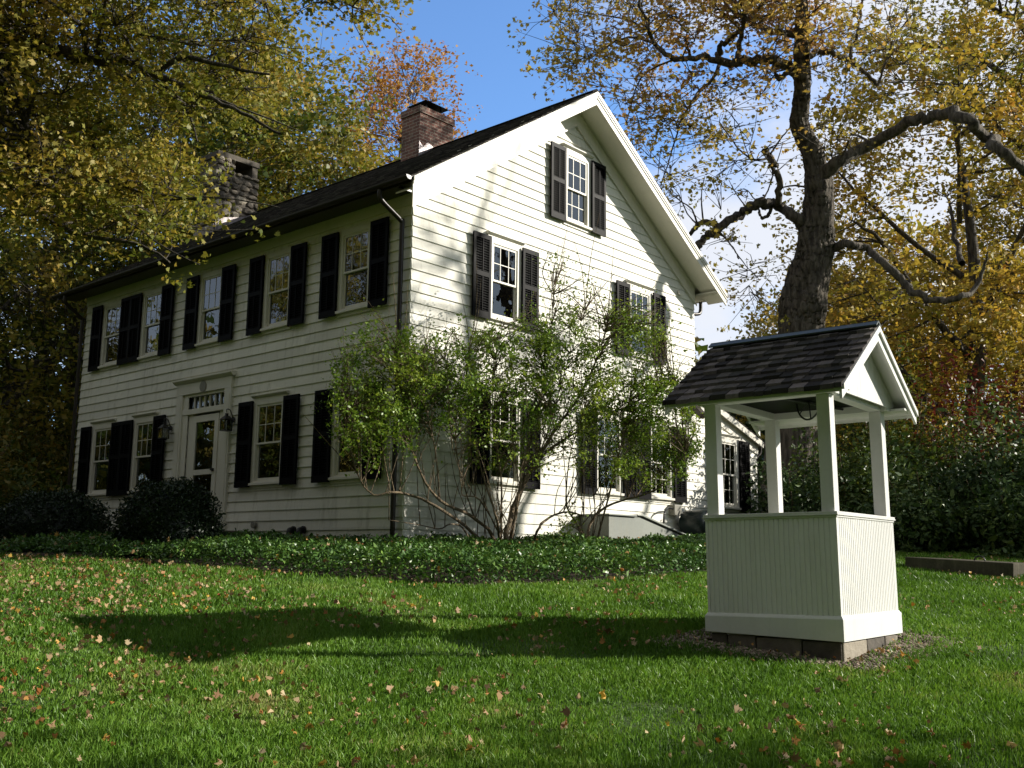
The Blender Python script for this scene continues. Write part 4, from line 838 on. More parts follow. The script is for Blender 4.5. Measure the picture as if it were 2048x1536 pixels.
L7 = [limb7(q, dv=d) for q, d in [
 ([(1225, 715, 60), (1290, 665, 50), (1400, 600, 45), (1500, 545, 42), (1600, 495, 42), (1680, 475, 42), (1755, 465, 42), (1830, 510, 40), (1900, 570, 40), (1960, 620, 38), (2048, 690, 34), (2150, 760, 28), (2300, 800, 14)], -0.15),
 ([(1240, 1015, 40), (1330, 1000, 32), (1400, 1025, 30), (1470, 1080, 30), (1540, 1145, 30), (1620, 1205, 28), (1700, 1230, 25), (1780, 1215, 22), (1840, 1190, 18), (1880, 1100, 12), (1900, 1030, 6)], -0.1),
 ([(1170, 950, 60), (1110, 890, 44), (1060, 850, 40), (1010, 830, 40), (960, 835, 38), (900, 865, 36), (850, 900, 34), (800, 930, 34), (750, 965, 30), (715, 1005, 26), (690, 1060, 20), (640, 1120, 10)], 0.05),
 ([(800, 930, 26), (750, 910, 22), (715, 915, 22), (690, 950, 18), (650, 980, 10)], 0.05),
 ([(1052, 848, 30), (1045, 780, 26), (1040, 720, 25), (1020, 670, 24), (995, 630, 25), (990, 618, 22)], 0.05),
 ([(990, 650, 10), (940, 655, 8), (890, 620, 7), (850, 570, 6), (800, 500, 4)], 0.1), ([(1000, 640, 8), (1060, 560, 6), (1090, 520, 4)], 0.1),
 ([(1015, 845, 16), (1000, 880, 14), (970, 890, 12), (965, 860, 9)], 0), ([(1050, 770, 6), (1100, 760, 7), (1150, 765, 8)], 0), ([(980, 800, 8), (1000, 780, 6), (1060, 580, 3)], 0),
 ([(1145, 330, 54), (1080, 270, 40), (1020, 245, 36), (960, 245, 35), (900, 255, 35), (830, 255, 32), (780, 245, 26), (740, 235, 22), (680, 240, 20), (620, 240, 20), (575, 215, 18), (540, 180, 16), (510, 130, 14), (500, 80, 12), (470, 20, 8)], -0.1),
 ([(800, 250, 26), (800, 200, 22), (830, 170, 20), (880, 130, 18), (920, 80, 16), (960, 30, 14), (1000, -30, 10), (1060, -160, 6)], 0), ([(880, 250, 26), (880, 190, 20), (895, 130, 18), (905, 60, 15), (900, 0, 12), (880, -120, 6)], -0.2),
 ([(680, 238, 14), (665, 180, 10), (665, 130, 9), (640, 100, 8), (580, 60, 4)], 0), ([(540, 180, 12), (450, 155, 9), (380, 165, 8), (330, 200, 6), (270, 240, 4)], -0.2), ([(510, 130, 8), (420, 80, 6), (300, 60, 5), (150, 40, 4)], -0.2),
 ([(800, 265, 16), (770, 330, 12), (720, 370, 10), (680, 430, 9), (640, 500, 8), (620, 570, 6), (560, 760, 4)], -0.1), ([(640, 500, 6), (520, 480, 5), (430, 520, 4)], 0), ([(620, 240, 8), (480, 320, 6), (420, 500, 4)], 0.1),
 ([(1125, 145, 28), (1060, 130, 22), (1000, 125, 20), (940, 95, 18), (900, 70, 16), (840, 30, 12), (800, -10, 8)], 0.2), ([(1110, 290, 26), (1070, 300, 18), (1040, 325, 20), (1030, 290, 11)], 0.1),
 ([(1160, 225, 26), (1200, 210, 20), (1260, 215, 20), (1310, 235, 18), (1360, 265, 17), (1410, 310, 16), (1450, 350, 14)], 0.1),
 ([(1335, 240, 14), (1350, 180, 12), (1370, 120, 12), (1380, 60, 10), (1385, -10, 8)], 0.1), ([(1450, 350, 11), (1480, 260, 8), (1510, 180, 7), (1550, 110, 6), (1600, 50, 4)], 0.1), ([(1360, 215, 6), (1440, 210, 5), (1500, 190, 4)], 0.1), ([(1450, 345, 6), (1560, 330, 5), (1680, 330, 3)], 0.1),
 ([(880, 1060, 6), (860, 1020, 6), (800, 950, 8)], 0), ([(860, 1020, 5), (910, 1090, 4), (960, 1140, 3)], 0)]]
polys7 = [([(930, 60), (1000, -60), (1340, -80), (1350, 60), (1320, 190), (1180, 210), (1120, 190), (950, 200)], 46, 85), ([(700, -80), (930, -80), (930, 140), (740, 120)], 22, 80),
 ([(60, 60), (200, -40), (700, -60), (740, 130), (560, 230), (420, 180), (250, 380), (120, 330), (130, 180)], 64, 62), ([(150, 340), (420, 200), (600, 260), (640, 450), (620, 800), (560, 780), (480, 620), (380, 420), (300, 400)], 44, 60),
 ([(620, 300), (800, 290), (930, 430), (900, 560), (700, 600), (640, 500)], 24, 60), ([(700, 600), (920, 680), (900, 800), (700, 780)], 9, 35), ([(870, 1060), (990, 1070), (1040, 1220), (960, 1260), (880, 1220)], 8, 50),
 ([(780, 960), (900, 965), (880, 1020), (800, 1000)], 4, 45), ([(880, 300), (1050, 260), (1080, 340), (900, 420)], 9, 40), ([(1170, 430), (1330, 520), (1400, 560), (1250, 600)], 7, 30), ([(970, 560), (1070, 580), (1050, 720), (1000, 700)], 4, 30), ([(1180, 180), (1350, 250), (1200, 350)], 6, 40),
 ([(1380, -60), (1680, -40), (1640, 200), (1450, 330)], 14, 45), ([(400, -420), (1300, -500), (1700, -200), (1300, -60), (400, -60)], 60, 60)]
cl = []; pern = []
for poly, n, per in polys7:
    cl.append(clump_px(poly, n, 24.2, 27.6, C7)); pern += list(rng.poisson(per*0.58, n))
make_tree('maple_tree', 'gnarled old maple with thick bare limbs standing right behind the white well', 'tree', TB, trunk, L7, np.concatenate(cl), pern, (0.42, 0.42, 0.42), 0.094, M['leaf_bigmaple'], M['bark'], None, 'maple', 8, flatz=0.7, twig=0.015)
# ---- near maple reaching in from the left
TL = gb(-9.3, 3.2)
def limbp(pts): return [at(x, y, D) for x, y, D, w_ in pts], [w_/2106*D/2 for x, y, D, w_ in pts]
trunkL = ([TL-np.array([0, 0, 0.3]), TL+np.array([0.1, 0, 1.5]), TL+np.array([0.3, -0.1, 3.5]), TL+np.array([0.2, -0.3, 6.5]), TL+np.array([0.4, 0, 9.5]), TL+np.array([0.3, 0.2, 13])], [0.5, 0.38, 0.33, 0.26, 0.16, 0.05])
pT = lambda h: list(TL+np.array([0.28, -0.15, h]))
LL = []
for h, pts in [
 (5.0, [(-60, 60, 12.6, 34), (0, 70, 12.3, 26), (100, 95, 12.0, 22), (150, 112, 11.8, 20), (250, 125, 11.6, 17), (310, 148, 11.4, 15), (370, 175, 11.2, 11), (430, 200, 11.0, 9), (500, 235, 10.8, 7), (560, 270, 10.6, 5)]),
 (4.0, [(-80, 130, 12.5, 30), (0, 145, 12.0, 22), (25, 190, 11.8, 15), (50, 240, 11.6, 13), (70, 290, 11.4, 12), (110, 345, 11.2, 10), (200, 360, 11.0, 7), (300, 385, 10.9, 6), (400, 400, 10.8, 4)]),
 (3.4, [(-80, 230, 12.4, 26), (0, 242, 12.0, 16), (60, 268, 11.8, 13), (120, 330, 11.5, 8), (180, 390, 11.3, 6), (250, 440, 11.2, 4)]),
 (3.0, [(-80, 360, 12.6, 22), (0, 382, 12.2, 15), (80, 430, 12.0, 12), (160, 470, 11.8, 9), (280, 490, 11.6, 6), (340, 525, 11.5, 4)]),
 (7.0, [(0, -120, 12.6, 34), (150, -90, 12.2, 28), (300, -60, 11.8, 24), (450, -50, 11.5, 18), (600, -60, 11.2, 12), (720, -40, 11.0, 7)])]:
    P, r_ = limbp(pts); LL.append(([np.array(pT(h))]+P, [r_[0]*1.3]+r_))
for pts in [[(80, 92, 12.0, 14), (90, 40, 12, 12), (130, 5, 12, 10), (160, -60, 12, 6)], [(310, 148, 11.4, 11), (370, 116, 11.3, 10), (460, 136, 11.2, 7), (540, 150, 11.1, 4)], [(290, 145, 11.4, 6), (350, 190, 11.3, 6), (380, 232, 11.2, 5), (395, 285, 11.1, 3)], [(370, 175, 11.2, 5), (480, 215, 11, 4), (600, 262, 10.9, 2)], [(0, 170, 12.2, 9), (40, 140, 12.1, 8), (100, 92, 12, 7)], [(170, 20, 12.1, 8), (260, 60, 12, 6), (380, 90, 11.8, 4)], [(620, -50, 11.2, 5), (660, 0, 11.1, 3), (690, 30, 11, 2)], [(340, 400, 10.9, 4), (440, 395, 10.7, 3), (560, 415, 10.6, 2)], [(250, 440, 11.2, 4), (340, 500, 11, 3), (400, 530, 10.9, 2)]]: LL.append(limbp(pts))
cl = np.concatenate([clump_px([(-60, -60), (560, -60), (610, 120), (590, 200), (520, 240), (400, 245), (370, 290), (0, 350), (-60, 350)], 128, 11.0, 15.2), clump_px([(-60, 330), (300, 310), (350, 330), (355, 400), (350, 430), (300, 470), (230, 490), (120, 430), (-60, 450)], 36, 10.4, 13),
 clump_px([(470, 405), (550, 405), (550, 415), (470, 418)], 1, 10.6, 11), clump_px([(600, -60), (760, -60), (740, 10), (680, 40), (620, 10)], 7, 10.6, 11.4), clump_px([(-500, -350), (600, -420), (640, -60), (-60, -60), (-60, 500), (-500, 500)], 150, 10.5, 15)])
chm = np.array([2.9, 9.5, 7.6]); dch = (chm-CAM)/np.linalg.norm(chm-CAM); cr_ = cl-CAM; cr_ /= np.linalg.norm(cr_, axis=1, keepdims=True); cl = cl[(cr_@dch < math.cos(R(2.9))) | (rng.random(len(cl)) < 0.15)]
extra = np.array([TL+np.array([rng.normal(-1.8, 2.2), rng.normal(0.0, 2.4), rng.uniform(6.5, 13)]) for _ in range(110)])
make_tree('maple_tree', 'golden leafed maple whose dark branches hang over the roof from the left', 'tree', TL, trunkL, LL, np.concatenate([cl, extra]), 245, (0.24, 0.24, 0.24), 0.046, M['leaf_gold'], M['barkdark'], None, 'maple', 8, flatz=0.7, twig=0.011)
# ---- trees behind the house
def px_tree(name, label, u, D, H, rad, lm, **k):
    q = at(u, 1120, D); return auto_tree(name, label, gb(q[0], q[1]), H, rad, lm, M['barkdark'], **k)
GB = 'autumn trees behind the house'
t1 = px_tree('maple_tree', 'russet tree with airy rounded crown behind the brick chimney', 775, 37, 18.6, 3.0, M['leaf_russet'], nc=200, per=120, lsize=0.13, trunk_r=0.2, spread=0.6, group=GB, low=0.3, bias=0.75)
t2 = px_tree('maple_tree', 'tall gold and green tree behind the roof between both chimneys', 545, 31, 15.8, 3.2, M['leaf_gold'], nc=150, per=170, lsize=0.15, trunk_r=0.25, group=GB, low=0.2)
t3 = px_tree('maple_tree', 'dark green and brown tree right behind the fieldstone chimney', 420, 29, 15.0, 4.0, M['leaf_dark'], nc=165, per=150, lsize=0.15, trunk_r=0.26, group=GB, low=0.15)
t4 = px_tree('maple_tree', 'deep shaded tree beyond the far left corner of the house', 130, 33, 13.5, 4.2, M['leaf_dark'], nc=190, per=160, lsize=0.14, trunk_r=0.25, group=GB, low=0.05)
t5 = px_tree('maple_tree', 'shadowy gold tinted tree at the left edge behind the clipped shrubs', -140, 29, 13.5, 4.2, M['leaf_gold'], nc=210, per=150, lsize=0.13, trunk_r=0.24, group=GB, low=0.0)
def cp(src, u, D, rot, s, label, group=GB, D2=None):
    q = at(u, 1120, D); b_ = gb(q[0], q[1]); return copy_tree(src, tuple(b_), rot, s, label, group)
cp(t4, 60, 38, 1.3, 1.15, 'farther dark tree filling the gap at the far left edge')
cp(t3, 300, 40, 2.2, 1.3, 'tall dark tree farthest back above the left end of the roof')
cp(t2, 520, 42, 4.0, 1.05, 'golden tree standing farther back just right of the fieldstone chimney')
cp(t1, 880, 44, 2.0, 0.98, 'small orange crown peeking out right beside the brick chimney cap')
# ---- right side
GR = 'autumn trees on the right'
r1 = px_tree('maple_tree', 'large orange and gold maple filling the right edge behind the well', 1960, 31, 15.5, 5.0, M['leaf_orange'], nc=235, per=165, lsize=0.14, trunk_r=0.3, spread=0.5, group=GR, low=0.12, bias=0.5)
r2 = px_tree('maple_tree', 'smaller rusty orange maple between the old trunk and the big orange one', 1745, 36, 9.8, 3.2, M['leaf_orange'], nc=150, per=150, lsize=0.14, trunk_r=0.18, group=GR, low=0.1)
q_ = at(2150, 1120, 37); RB = gb(q_[0], q_[1])
cl = clump_px([(1740, 60), (1850, -60), (2120, -120), (2150, 250), (2000, 230), (1900, 190), (1780, 250), (1730, 170)], 56, 33.5, 39)
cl = np.concatenate([cl, ellclumps(RB+np.array([0.5, -0.5, 15]), (4.5, 4.5, 5), 70)])
rlb = []
for pts in [[(2120, 300, 36.6, 22), (2040, 180, 36.3, 14), (1960, 120, 36, 9), (1860, 90, 35.7, 5), (1780, 100, 35.5, 3)], [(2120, 200, 36.6, 20), (2050, 60, 36.3, 12), (1960, 0, 36, 7), (1880, -40, 35.8, 4)], [(2120, 420, 36.6, 16), (2050, 300, 36, 10), (1960, 220, 35.7, 6), (1860, 180, 35.5, 3)]]:
    P, r_ = limbp(pts); rlb.append(([RB+np.array([0, 0, 9.0+len(rlb)])]+P, [r_[0]*1.3]+r_))
make_tree('maple_tree', 'green gold maple leaning in at the top right corner above the orange maple', 'tree', RB, ([RB-np.array([0, 0, .2]), RB+np.array([0, 0, 6]), RB+np.array([.3, -.2, 12]), RB+np.array([.2, 0, 19])], [0.45, 0.36, 0.24, 0.05]), rlb, cl, 78, (0.65,)*3, 0.13, M['leaf_gold'], M['barkdark'], GR, 'maple')
cp(r1, 2230, 40, 2.0, 1.0, 'orange maple half outside the right edge, behind the nearer ones', GR)
cp(r2, 1660, 44, 1.0, 1.2, 'distant rusty maple seen just right of the old trunk', GR)
cp(r2, 1850, 46, 3.0, 1.55, 'taller distant orange tree behind the top of the well roof', GR)
# conifers behind the wing
def conifer(base, H, rad, label):
    root = empty('conifer_tree', tuple(base), label, 'tree', 'dark conifers behind the wing'); V, Fq = tube_np([(np.array([[0, 0, -0.2], [0, 0, H*0.5], [0, 0, H]]), np.array([0.16, 0.1, 0.02]))], 8)
    np_mesh('trunk', V, Fq, M['barkdark'], root, rnd=np.zeros(len(V))); t = rng.random(14000)**0.7; z = H*(0.08+0.92*(1-t)); a_ = rng.uniform(0, 6.28, 14000); r_ = rad*t*(0.35+0.65*rng.random(14000)**0.6)*(0.75+0.25*np.sin(z*9))
    leaves('crown', np.stack([r_*np.cos(a_), r_*np.sin(a_), z-0.25*r_], 1), 0.17, M['leaf_rhodo'], root, flat=0.3); return root
q_ = at(1478, 1120, 46); cA = conifer(gb(q_[0], q_[1]), 7.4, 1.6, 'pointed dark conifer seen over the low wing roof')
q_ = at(1525, 1120, 40); copy_tree(cA, tuple(gb(q_[0], q_[1])), 1.0, 0.92, 'second dark conifer right behind the low wing, nearer the old trunk')
# ---- shrubs
def shrub(name, label, cat, base, rad, hgt, lm, n, ls, shape='oval', core=0.0, stems=6, group=None, lump=0.30, low=0.0):
    root = empty(name, tuple(base), label, cat, group); mb = MB()
    for i in range(stems):
        a_ = i*2.4; P, r_ = smooth_line([(0.05*math.cos(a_), 0.05*math.sin(a_), -0.1), (rad*0.25*math.cos(a_), rad*0.25*math.sin(a_), hgt*0.4), (rad*0.5*math.cos(a_), rad*0.5*math.sin(a_), hgt*0.85)], [0.03, 0.02, 0.008], 3); mb.tube(P, r_, 6)
    mb.build('stem', M['stem'], root)
    d = rng.normal(0, 1, (n, 3)); d[:, 2] = np.abs(d[:, 2])-0.25*rng.random(n); d /= np.linalg.norm(d, axis=1, keepdims=True)
    q = (core+(1-core)*rng.random(n)**0.45)*(1+lump*np.sin(d[:, 0]*5+base[0])*np.sin(d[:, 1]*6)+lump*0.7*np.sin(d[:, 2]*7+d[:, 0]*4+base[1]))
    P = d*q[:, None]*np.array([rad, rad, hgt]); P[:, 2] = np.maximum(P[:, 2]+low, 0.02); leaves('foliage', P, ls, lm, root, shape=shape); return root
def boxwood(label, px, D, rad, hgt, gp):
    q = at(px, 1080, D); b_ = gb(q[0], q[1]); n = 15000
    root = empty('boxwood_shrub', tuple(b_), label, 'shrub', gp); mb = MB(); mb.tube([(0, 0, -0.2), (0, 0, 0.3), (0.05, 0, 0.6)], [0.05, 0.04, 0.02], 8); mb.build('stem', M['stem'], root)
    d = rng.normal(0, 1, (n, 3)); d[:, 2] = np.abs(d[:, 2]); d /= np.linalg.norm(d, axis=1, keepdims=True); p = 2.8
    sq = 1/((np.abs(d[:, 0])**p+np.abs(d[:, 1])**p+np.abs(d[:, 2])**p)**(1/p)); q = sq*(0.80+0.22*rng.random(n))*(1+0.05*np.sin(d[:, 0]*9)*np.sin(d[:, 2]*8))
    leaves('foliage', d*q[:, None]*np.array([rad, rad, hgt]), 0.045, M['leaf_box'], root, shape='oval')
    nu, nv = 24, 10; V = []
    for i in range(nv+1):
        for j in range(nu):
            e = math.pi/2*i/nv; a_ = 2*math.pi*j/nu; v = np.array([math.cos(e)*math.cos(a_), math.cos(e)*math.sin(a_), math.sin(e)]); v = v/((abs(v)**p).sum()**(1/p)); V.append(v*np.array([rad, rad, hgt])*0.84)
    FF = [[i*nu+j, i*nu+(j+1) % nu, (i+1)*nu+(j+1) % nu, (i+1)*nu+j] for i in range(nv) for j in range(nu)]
    np_mesh('dark_core', np.array(V), np.array(FF), M['leaf_box'], root, rnd=np.zeros(len(V)), smooth=True); return root  # closed core shell in dark leaf tone behind the outer leaves
boxwood('rounded clipped dark boxwood right in front of the front door', 335, 14.9, 0.66, 0.99, 'clipped boxwoods by the front steps')
boxwood('wider low dark boxwood at the far left end of the house front', 105, 17.0, 0.80, 0.88, 'clipped boxwoods by the front steps')
# open arching shrub at the corner
Dsh = lambda x, y=0: 14.1+(x-700)*0.0034
def stemsh(pts, r0, r1):
    n = len(pts); P = [at(x, y, Dsh(x)+0.25*math.sin(i+x)) for i, (x, y) in enumerate(pts)]; return smooth_line(P, list(np.linspace(r0, r1, n)*0.8), 4, 0.05)
def corner_shrub(label, base_px, stems, polys, sup, seed):
    b_ = ground_hit(*base_px); root = empty('arching_shrub', tuple(b_), label, 'shrub', 'open arching shrubs beside the lit wall'); lines = [stemsh(p, a_, c_) for p, a_, c_ in stems]
    allP = np.concatenate([P for P, _ in lines]); cls = []; pern = []
    for poly, n, per in polys:
        c_ = clump_px(poly, n, Dsh, 0.55); cls.append(c_); pern += list(rng.poisson(per*1.2, n))
    cls = np.concatenate(cls)
    for c_ in cls:
        i = int(np.argmin(np.linalg.norm(allP-c_, axis=1)+np.where(allP[:, 2] > c_[2]-0.1, 1.2, 0)+0.5*rng.random(len(allP)))); p0 = allP[i]; Ld = np.linalg.norm(c_-p0)
        mid = (p0+c_)/2+rng.normal(0, 0.06*Ld, 3)+np.array([0, 0, 0.08*Ld]); lines.append(smooth_line([p0, mid, c_], [0.009, 0.006, 0.003], 3))
        for _ in range(2): lines.append((np.array([mid, c_+rng.normal(0, 0.12, 3)+np.array([0, 0, 0.1])]), np.array([0.004, 0.002])))
    for _ in range(sup):
        p0 = allP[rng.integers(len(allP))]; e = p0+np.array([rng.normal(0, 0.25), rng.normal(0, 0.2), rng.uniform(0.5, 1.5)]); lines.append(smooth_line([p0, (p0+e)/2+rng.normal(0, .05, 3), e], [0.008, 0.006, 0.002], 3))
    V, Fq = tube_np([(P-b_, r_) for P, r_ in lines], 6); np_mesh('branches', V, Fq, M['stem'], root, rnd=np.zeros(len(V)), smooth=True)
    idx_ = np.repeat(np.arange(len(cls)), pern); n = len(idx_); K = 7; subc = cls[:, None, :]+rng.normal(0, 0.13, (len(cls), K, 3)); tt = rng.random((n, 1)); kk = rng.integers(0, K, n)
    P = cls[idx_]*(1-tt)+subc[idx_, kk]*tt*1.0+(subc[idx_, kk]-cls[idx_])*0.25+rng.normal(0, 0.035, (n, 3)); tone = rng.random((len(cls), K))[idx_, kk]
    leaves('foliage', P-b_, 0.040, M['leaf_shrub'], root, shape='kite', rnd=np.clip(0.6*rng.random(n)+0.4*tone, 0, 1)); return root
shoots = []
for x, y0, y1 in [(740, 720, 615), (860, 700, 640), (900, 720, 650), (1085, 700, 575), (1100, 680, 505), (1130, 690, 520), (1165, 690, 545), (1200, 700, 560), (1240, 700, 575), (1290, 700, 600), (1330, 720, 640), (1060, 740, 610), (985, 740, 665), (1360, 800, 700), (700, 780, 700)]:
    shoots.append(([(x, y0), (x+3, y0-2)], 1)); 
def shoot_poly(x, y0, y1): return [(x-9, y0), (x+9, y0), (x+5, y1), (x-3, y1)]
SP = [(shoot_poly(x, y0, y1), 7, 11) for x, y0, y1 in [(1110, 600, 520), (1145, 650, 570), (1180, 640, 550), (1220, 650, 560), (1265, 660, 580), (1310, 680, 610), (740, 720, 615), (860, 700, 640), (900, 720, 650), (1085, 700, 575), (1100, 680, 500), (1130, 690, 515), (1165, 690, 545), (1200, 700, 560), (1240, 700, 575), (1290, 700, 600), (1330, 720, 640), (1060, 740, 600), (985, 740, 655), (1370, 820, 700), (690, 790, 690)]]
corner_shrub('large open arching shrub with small green leaves at the sunlit corner of the house', (1005, 1092), [
 ([(1010, 1090), (1015, 1060), (1032, 1000), (1062, 940), (1110, 860), (1160, 790), (1200, 700), (1215, 640)], 0.060, 0.008),
 ([(1000, 1090), (996, 1050), (982, 1000), (960, 930), (940, 820), (930, 700)], 0.030, 0.006), ([(994, 1090), (975, 1058), (935, 1028), (880, 1000), (843, 950), (815, 860), (800, 760), (790, 690)], 0.038, 0.006),
 ([(975, 1092), (930, 1052), (870, 1012), (820, 990), (780, 984), (748, 990), (722, 962), (700, 900), (690, 840)], 0.032, 0.005), ([(1018, 1088), (1042, 985), (1092, 905), (1180, 850), (1280, 800), (1350, 765)], 0.040, 0.006),
 ([(1068, 1090), (1078, 1055), (1100, 1034), (1135, 1024), (1168, 1032)], 0.028, 0.014), ([(945, 1092), (925, 1055), (900, 1048), (878, 1058), (840, 1050), (778, 1040)], 0.018, 0.006), ([(1022, 1088), (1046, 945), (1080, 800), (1100, 680), (1108, 570)], 0.030, 0.004),
 ([(1002, 1088), (1002, 950), (985, 850), (990, 720), (1006, 650)], 0.022, 0.004), ([(880, 1003), (870, 900), (850, 800), (845, 700)], 0.016, 0.004), ([(1032, 1000), (1090, 880), (1130, 740), (1170, 620)], 0.02, 0.004), ([(950, 1040), (920, 940), (900, 820), (890, 720)], 0.016, 0.004), ([(1000, 1070), (960, 1000), (925, 990), (925, 960), (905, 900)], 0.018, 0.005)],
 [([(655, 740), (740, 660), (820, 670), (860, 760), (810, 880), (760, 930), (690, 900)], 100, 78), ([(800, 690), (900, 660), (1000, 670), (1000, 760), (930, 840), (850, 870), (800, 860)], 95, 80), ([(900, 800), (1000, 740), (1080, 800), (1100, 930), (940, 930)], 62, 50), ([(980, 660), (1100, 630), (1140, 860), (1040, 860)], 95, 55), ([(1080, 760), (1200, 790), (1180, 960), (1100, 900)], 32, 50), ([(1080, 640), (1250, 610), (1330, 680), (1340, 760), (1200, 800), (1100, 760)], 80, 75)]+SP, 120, 1)
corner_shrub('lower spreading shrub with yellow green leaves right of the arching one', (1180, 1100), [
 ([(1180, 1098), (1176, 1062), (1200, 1022), (1242, 1002), (1300, 985), (1350, 950), (1375, 900)], 0.035, 0.006), ([(1186, 1098), (1150, 1042), (1132, 1000), (1142, 900), (1170, 820)], 0.025, 0.005), ([(1190, 1098), (1215, 1000), (1240, 900), (1260, 800), (1280, 720)], 0.025, 0.005), ([(1182, 1098), (1190, 1010), (1180, 940), (1200, 860)], 0.015, 0.004)],
 [([(1150, 780), (1340, 740), (1385, 800), (1395, 900), (1350, 960), (1260, 960), (1180, 880)], 165, 85), ([(1090, 1040), (1150, 1000), (1180, 1060), (1120, 1075)], 7, 30)], 40, 2)
# evergreens and shrubs on the right
GS = 'dark shrubs along the right side'
def shpx(name, label, u, D, rad, hgt, lm, n, ls, **k):
    q = at(u, 1120, D); return shrub(name, label, 'shrub', gb(q[0], q[1]), rad, hgt, lm, n, ls, group=GS, **k)
shpx('rhododendron_shrub', 'leafy dark evergreen shrub seen between the well posts at the trunk foot', 1600, 21.5, 1.15, 1.75, M['leaf_rhodo'], 9000, 0.10)
shpx('rhododendron_shrub', 'mid green shrub between the two right posts of the well', 1705, 22.5, 1.35, 2.3, M['leaf_mid'], 12000, 0.10)
shpx('rhododendron_shrub', 'broad dark evergreen shrub just right of the well panel', 1860, 20.5, 1.5, 1.65, M['leaf_rhodo'], 15000, 0.10)
shpx('rhododendron_shrub', 'dark evergreen shrub behind the concrete slab at the right edge', 2020, 20.0, 1.4, 1.5, M['leaf_rhodo'], 13000, 0.10)
shpx('rhododendron_shrub', 'tall mid green shrub standing behind the row at the right', 1940, 23.5, 2.0, 2.5, M['leaf_mid'], 17000, 0.11)
shpx('rhododendron_shrub', 'dark evergreen shrub mostly past the right edge of the lawn', 2170, 21.0, 1.9, 2.6, M['leaf_rhodo'], 13000, 0.11)
shpx('forsythia_shrub', 'yellow green upright shrub rising behind the evergreens right of the well', 1800, 24.0, 1.5, 3.9, M['leaf_yg'], 14000, 0.095, lump=0.3)
shpx('burgundy_shrub', 'burgundy leaved shrub under the orange maple at the right edge', 1985, 25.5, 2.3, 3.9, M['leaf_red'], 15000, 0.11, lump=0.25)
shpx('rhododendron_shrub', 'dark evergreen shrub beyond the trunk of the old maple', 1560, 33.0, 2.2, 3.2, M['leaf_rhodo'], 12000, 0.12)
shpx('rhododendron_shrub', 'far dark evergreen shrub behind the right well posts', 1740, 31.0, 2.6, 3.8, M['leaf_rhodo'], 14000, 0.13)
# left understory
for u, D, r_, h_, lb in [(20, 27, 2.0, 2.6, 'dark bushy undergrowth behind the low boxwood at the far left'), (-120, 21, 1.9, 2.3, 'dark undergrowth just past the left edge of the view'), (100, 31, 2.4, 4.6, 'taller dark undergrowth touching the far corner of the house')]:
    q = at(u, 1120, D); shrub('understory_shrub', lb, 'shrub', gb(q[0], q[1]), r_, h_, M['leaf_dark'], 14000, 0.11, group='undergrowth left of the house')
# far wood that closes the view
n = 110000; az = YAW+np.radians(rng.uniform(-48, 48, n)); D = rng.uniform(52, 75, n); hh = (8.0+2.2*np.sin(az*37)+1.5*np.sin(az*91))*(0.15+0.85*rng.random(n)**0.8); az0 = np.degrees(YAW-az)
X = CAM[0]+D*np.cos(az); Y = CAM[1]+D*np.sin(az); clp = np.sin(X*0.9)*np.sin(Y*0.8)
tag(leaves('far_wood', np.stack([X, Y, gz(X, Y)+hh+0.4*clp], 1), 0.55, M['leaf_dark']), 'distant belt of dim autumn woodland closing the view', 'woodland', kind='stuff')
n = 70000; az = YAW+np.radians(rng.uniform(48, 312, n)); D = rng.uniform(38, 60, n); el_ok = np.cos(az-R(SUN_AZ)) < 0.75; az, D = az[el_ok], D[el_ok]; n = len(az)
X = CAM[0]+D*np.cos(az); Y = CAM[1]+D*np.sin(az)
tag(leaves('far_wood', np.stack([X, Y, gz(X, Y)+(8+2*np.sin(az*31))*(0.05+0.95*rng.random(n))], 1), 0.8, M['leaf_dark']), 'unseen woodland added round the lawn to darken the reflections in the front windows', 'woodland', kind='stuff')  # belt added out of view so the panes mirror something darker than sky
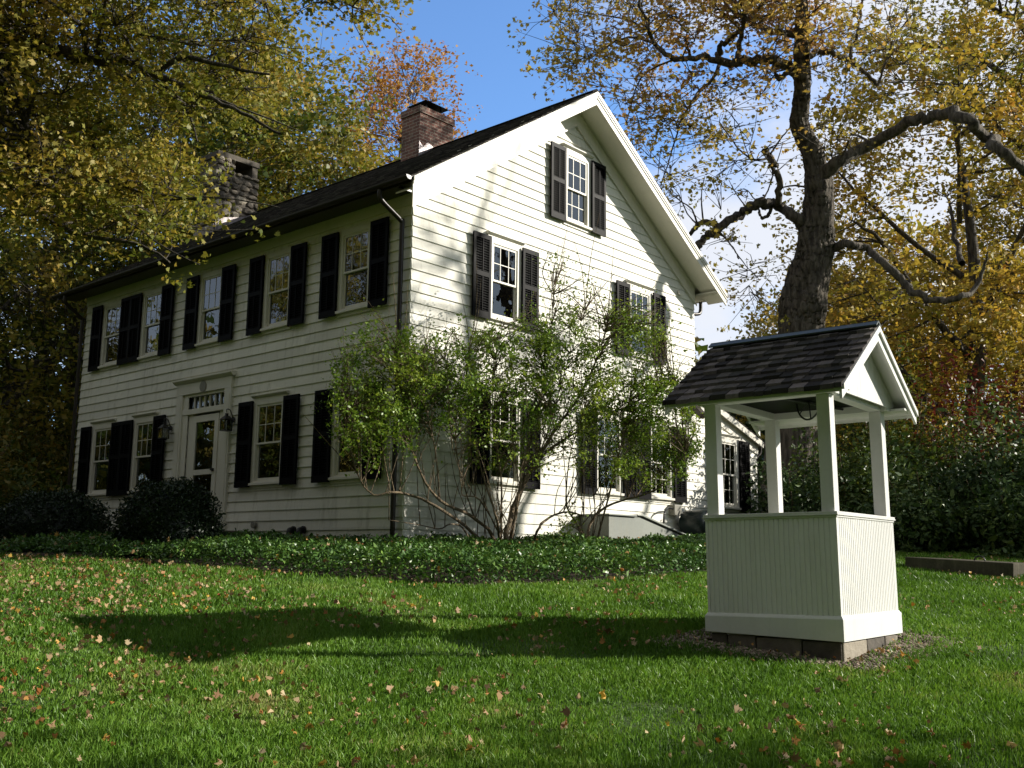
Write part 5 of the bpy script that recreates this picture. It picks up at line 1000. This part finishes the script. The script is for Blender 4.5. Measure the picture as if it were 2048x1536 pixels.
# trees out of frame on the sunny side, whose shade falls on lawn and gable
random.seed(5)
s1 = auto_tree('maple_tree', 'thin crowned maple right of the view that dapples the gable with shade', gb(13.2, -10.6), 14.5, 4.0, M['leaf_orange'], M['bark'], nc=30, per=58, lsize=0.13, trunk_r=0.36, spread=0.45, low=0.5, bias=0.7, nl=9)
s2 = auto_tree('maple_tree', 'maple beyond the right edge that shades the near lawn', gb(3.6, -19.6), 10.0, 2.9, M['leaf_gold'], M['bark'], nc=110, per=110, lsize=0.13, trunk_r=0.22, spread=0.5, low=0.35)
copy_tree(t3, tuple(gb(-22, 14)), 1.0, 1.0, 'dark tree left of the view mirrored in the front windows'); copy_tree(t2, tuple(gb(-17, 24)), 2.0, 1.0, 'gold tree left of the view mirrored in the front windows'); copy_tree(t5, tuple(gb(-27, 4)), 3.0, 1.1, 'shadowy tree far left of the view')
copy_tree(t3, tuple(gb(21, -18.5)), 1.0, 0.62, 'low dark tree far right of the view mirrored in the gable windows')
for i_, (x_, y_) in enumerate([(-19, 6), (-23, -3), (-20, -12), (-25, 20), (-13, -23), (-18, -19), (-24, 11), (-30, 2), (-28, -10), (-5, -27)]): copy_tree((t2, t3, t4)[i_ % 3], tuple(gb(x_, y_)), i_*1.3, 1.35, 'unseen tree added behind the photographer to block sky light, mirrored in the panes', 'added trees blocking sky light behind the photographer')  # row added out of view to cut the sky light on the house front
# ---- concrete slab and tank
SC = ground_hit(2027, 1160)
slab = empty('concrete_slab', tuple(SC), 'low weathered concrete slab lying in the grass right of the well', 'slab', rot=(R(3.0), 0, R(1.5)))
mb = MB(); mb.box(0, 1.9, 0, 1.40, -0.35, 0.215); mb.build('slab_block', M['concrete'], slab, 0.012)
mb = MB(); n = 12; mb.tube([(0.35, 0.52+0.07*math.cos(math.pi*i/n), 0.21+0.07*math.sin(math.pi*i/n)) for i in range(n+1)], 0.010, 6); mb.build('lifting_ring', M['black'], slab)
tank = empty('propane_tank', (7.02, -0.58, 0.47), 'dark green round ended tank against the lit wall behind the well', 'tank')
mb = MB(); P = [(0, -0.09, 0), (0, -0.085, 0), (0, -0.06, 0), (0, 0, 0), (0, 0.5, 0), (0, 0.56, 0), (0, 0.585, 0)]; mb.tube([(x, y*0.85, z) for x, y, z in P], [0.02, 0.14, 0.21, 0.26, 0.26, 0.2, 0.02], 28); mb.build('tank_shell', M['tank'], tank, smooth=True)
mb = MB(); mb.box(-0.16, 0.16, 0.05, 0.12, -0.55, -0.19); mb.box(-0.16, 0.16, 0.40, 0.47, -0.55, -0.19); mb.build('tank_foot', M['tank'], tank)
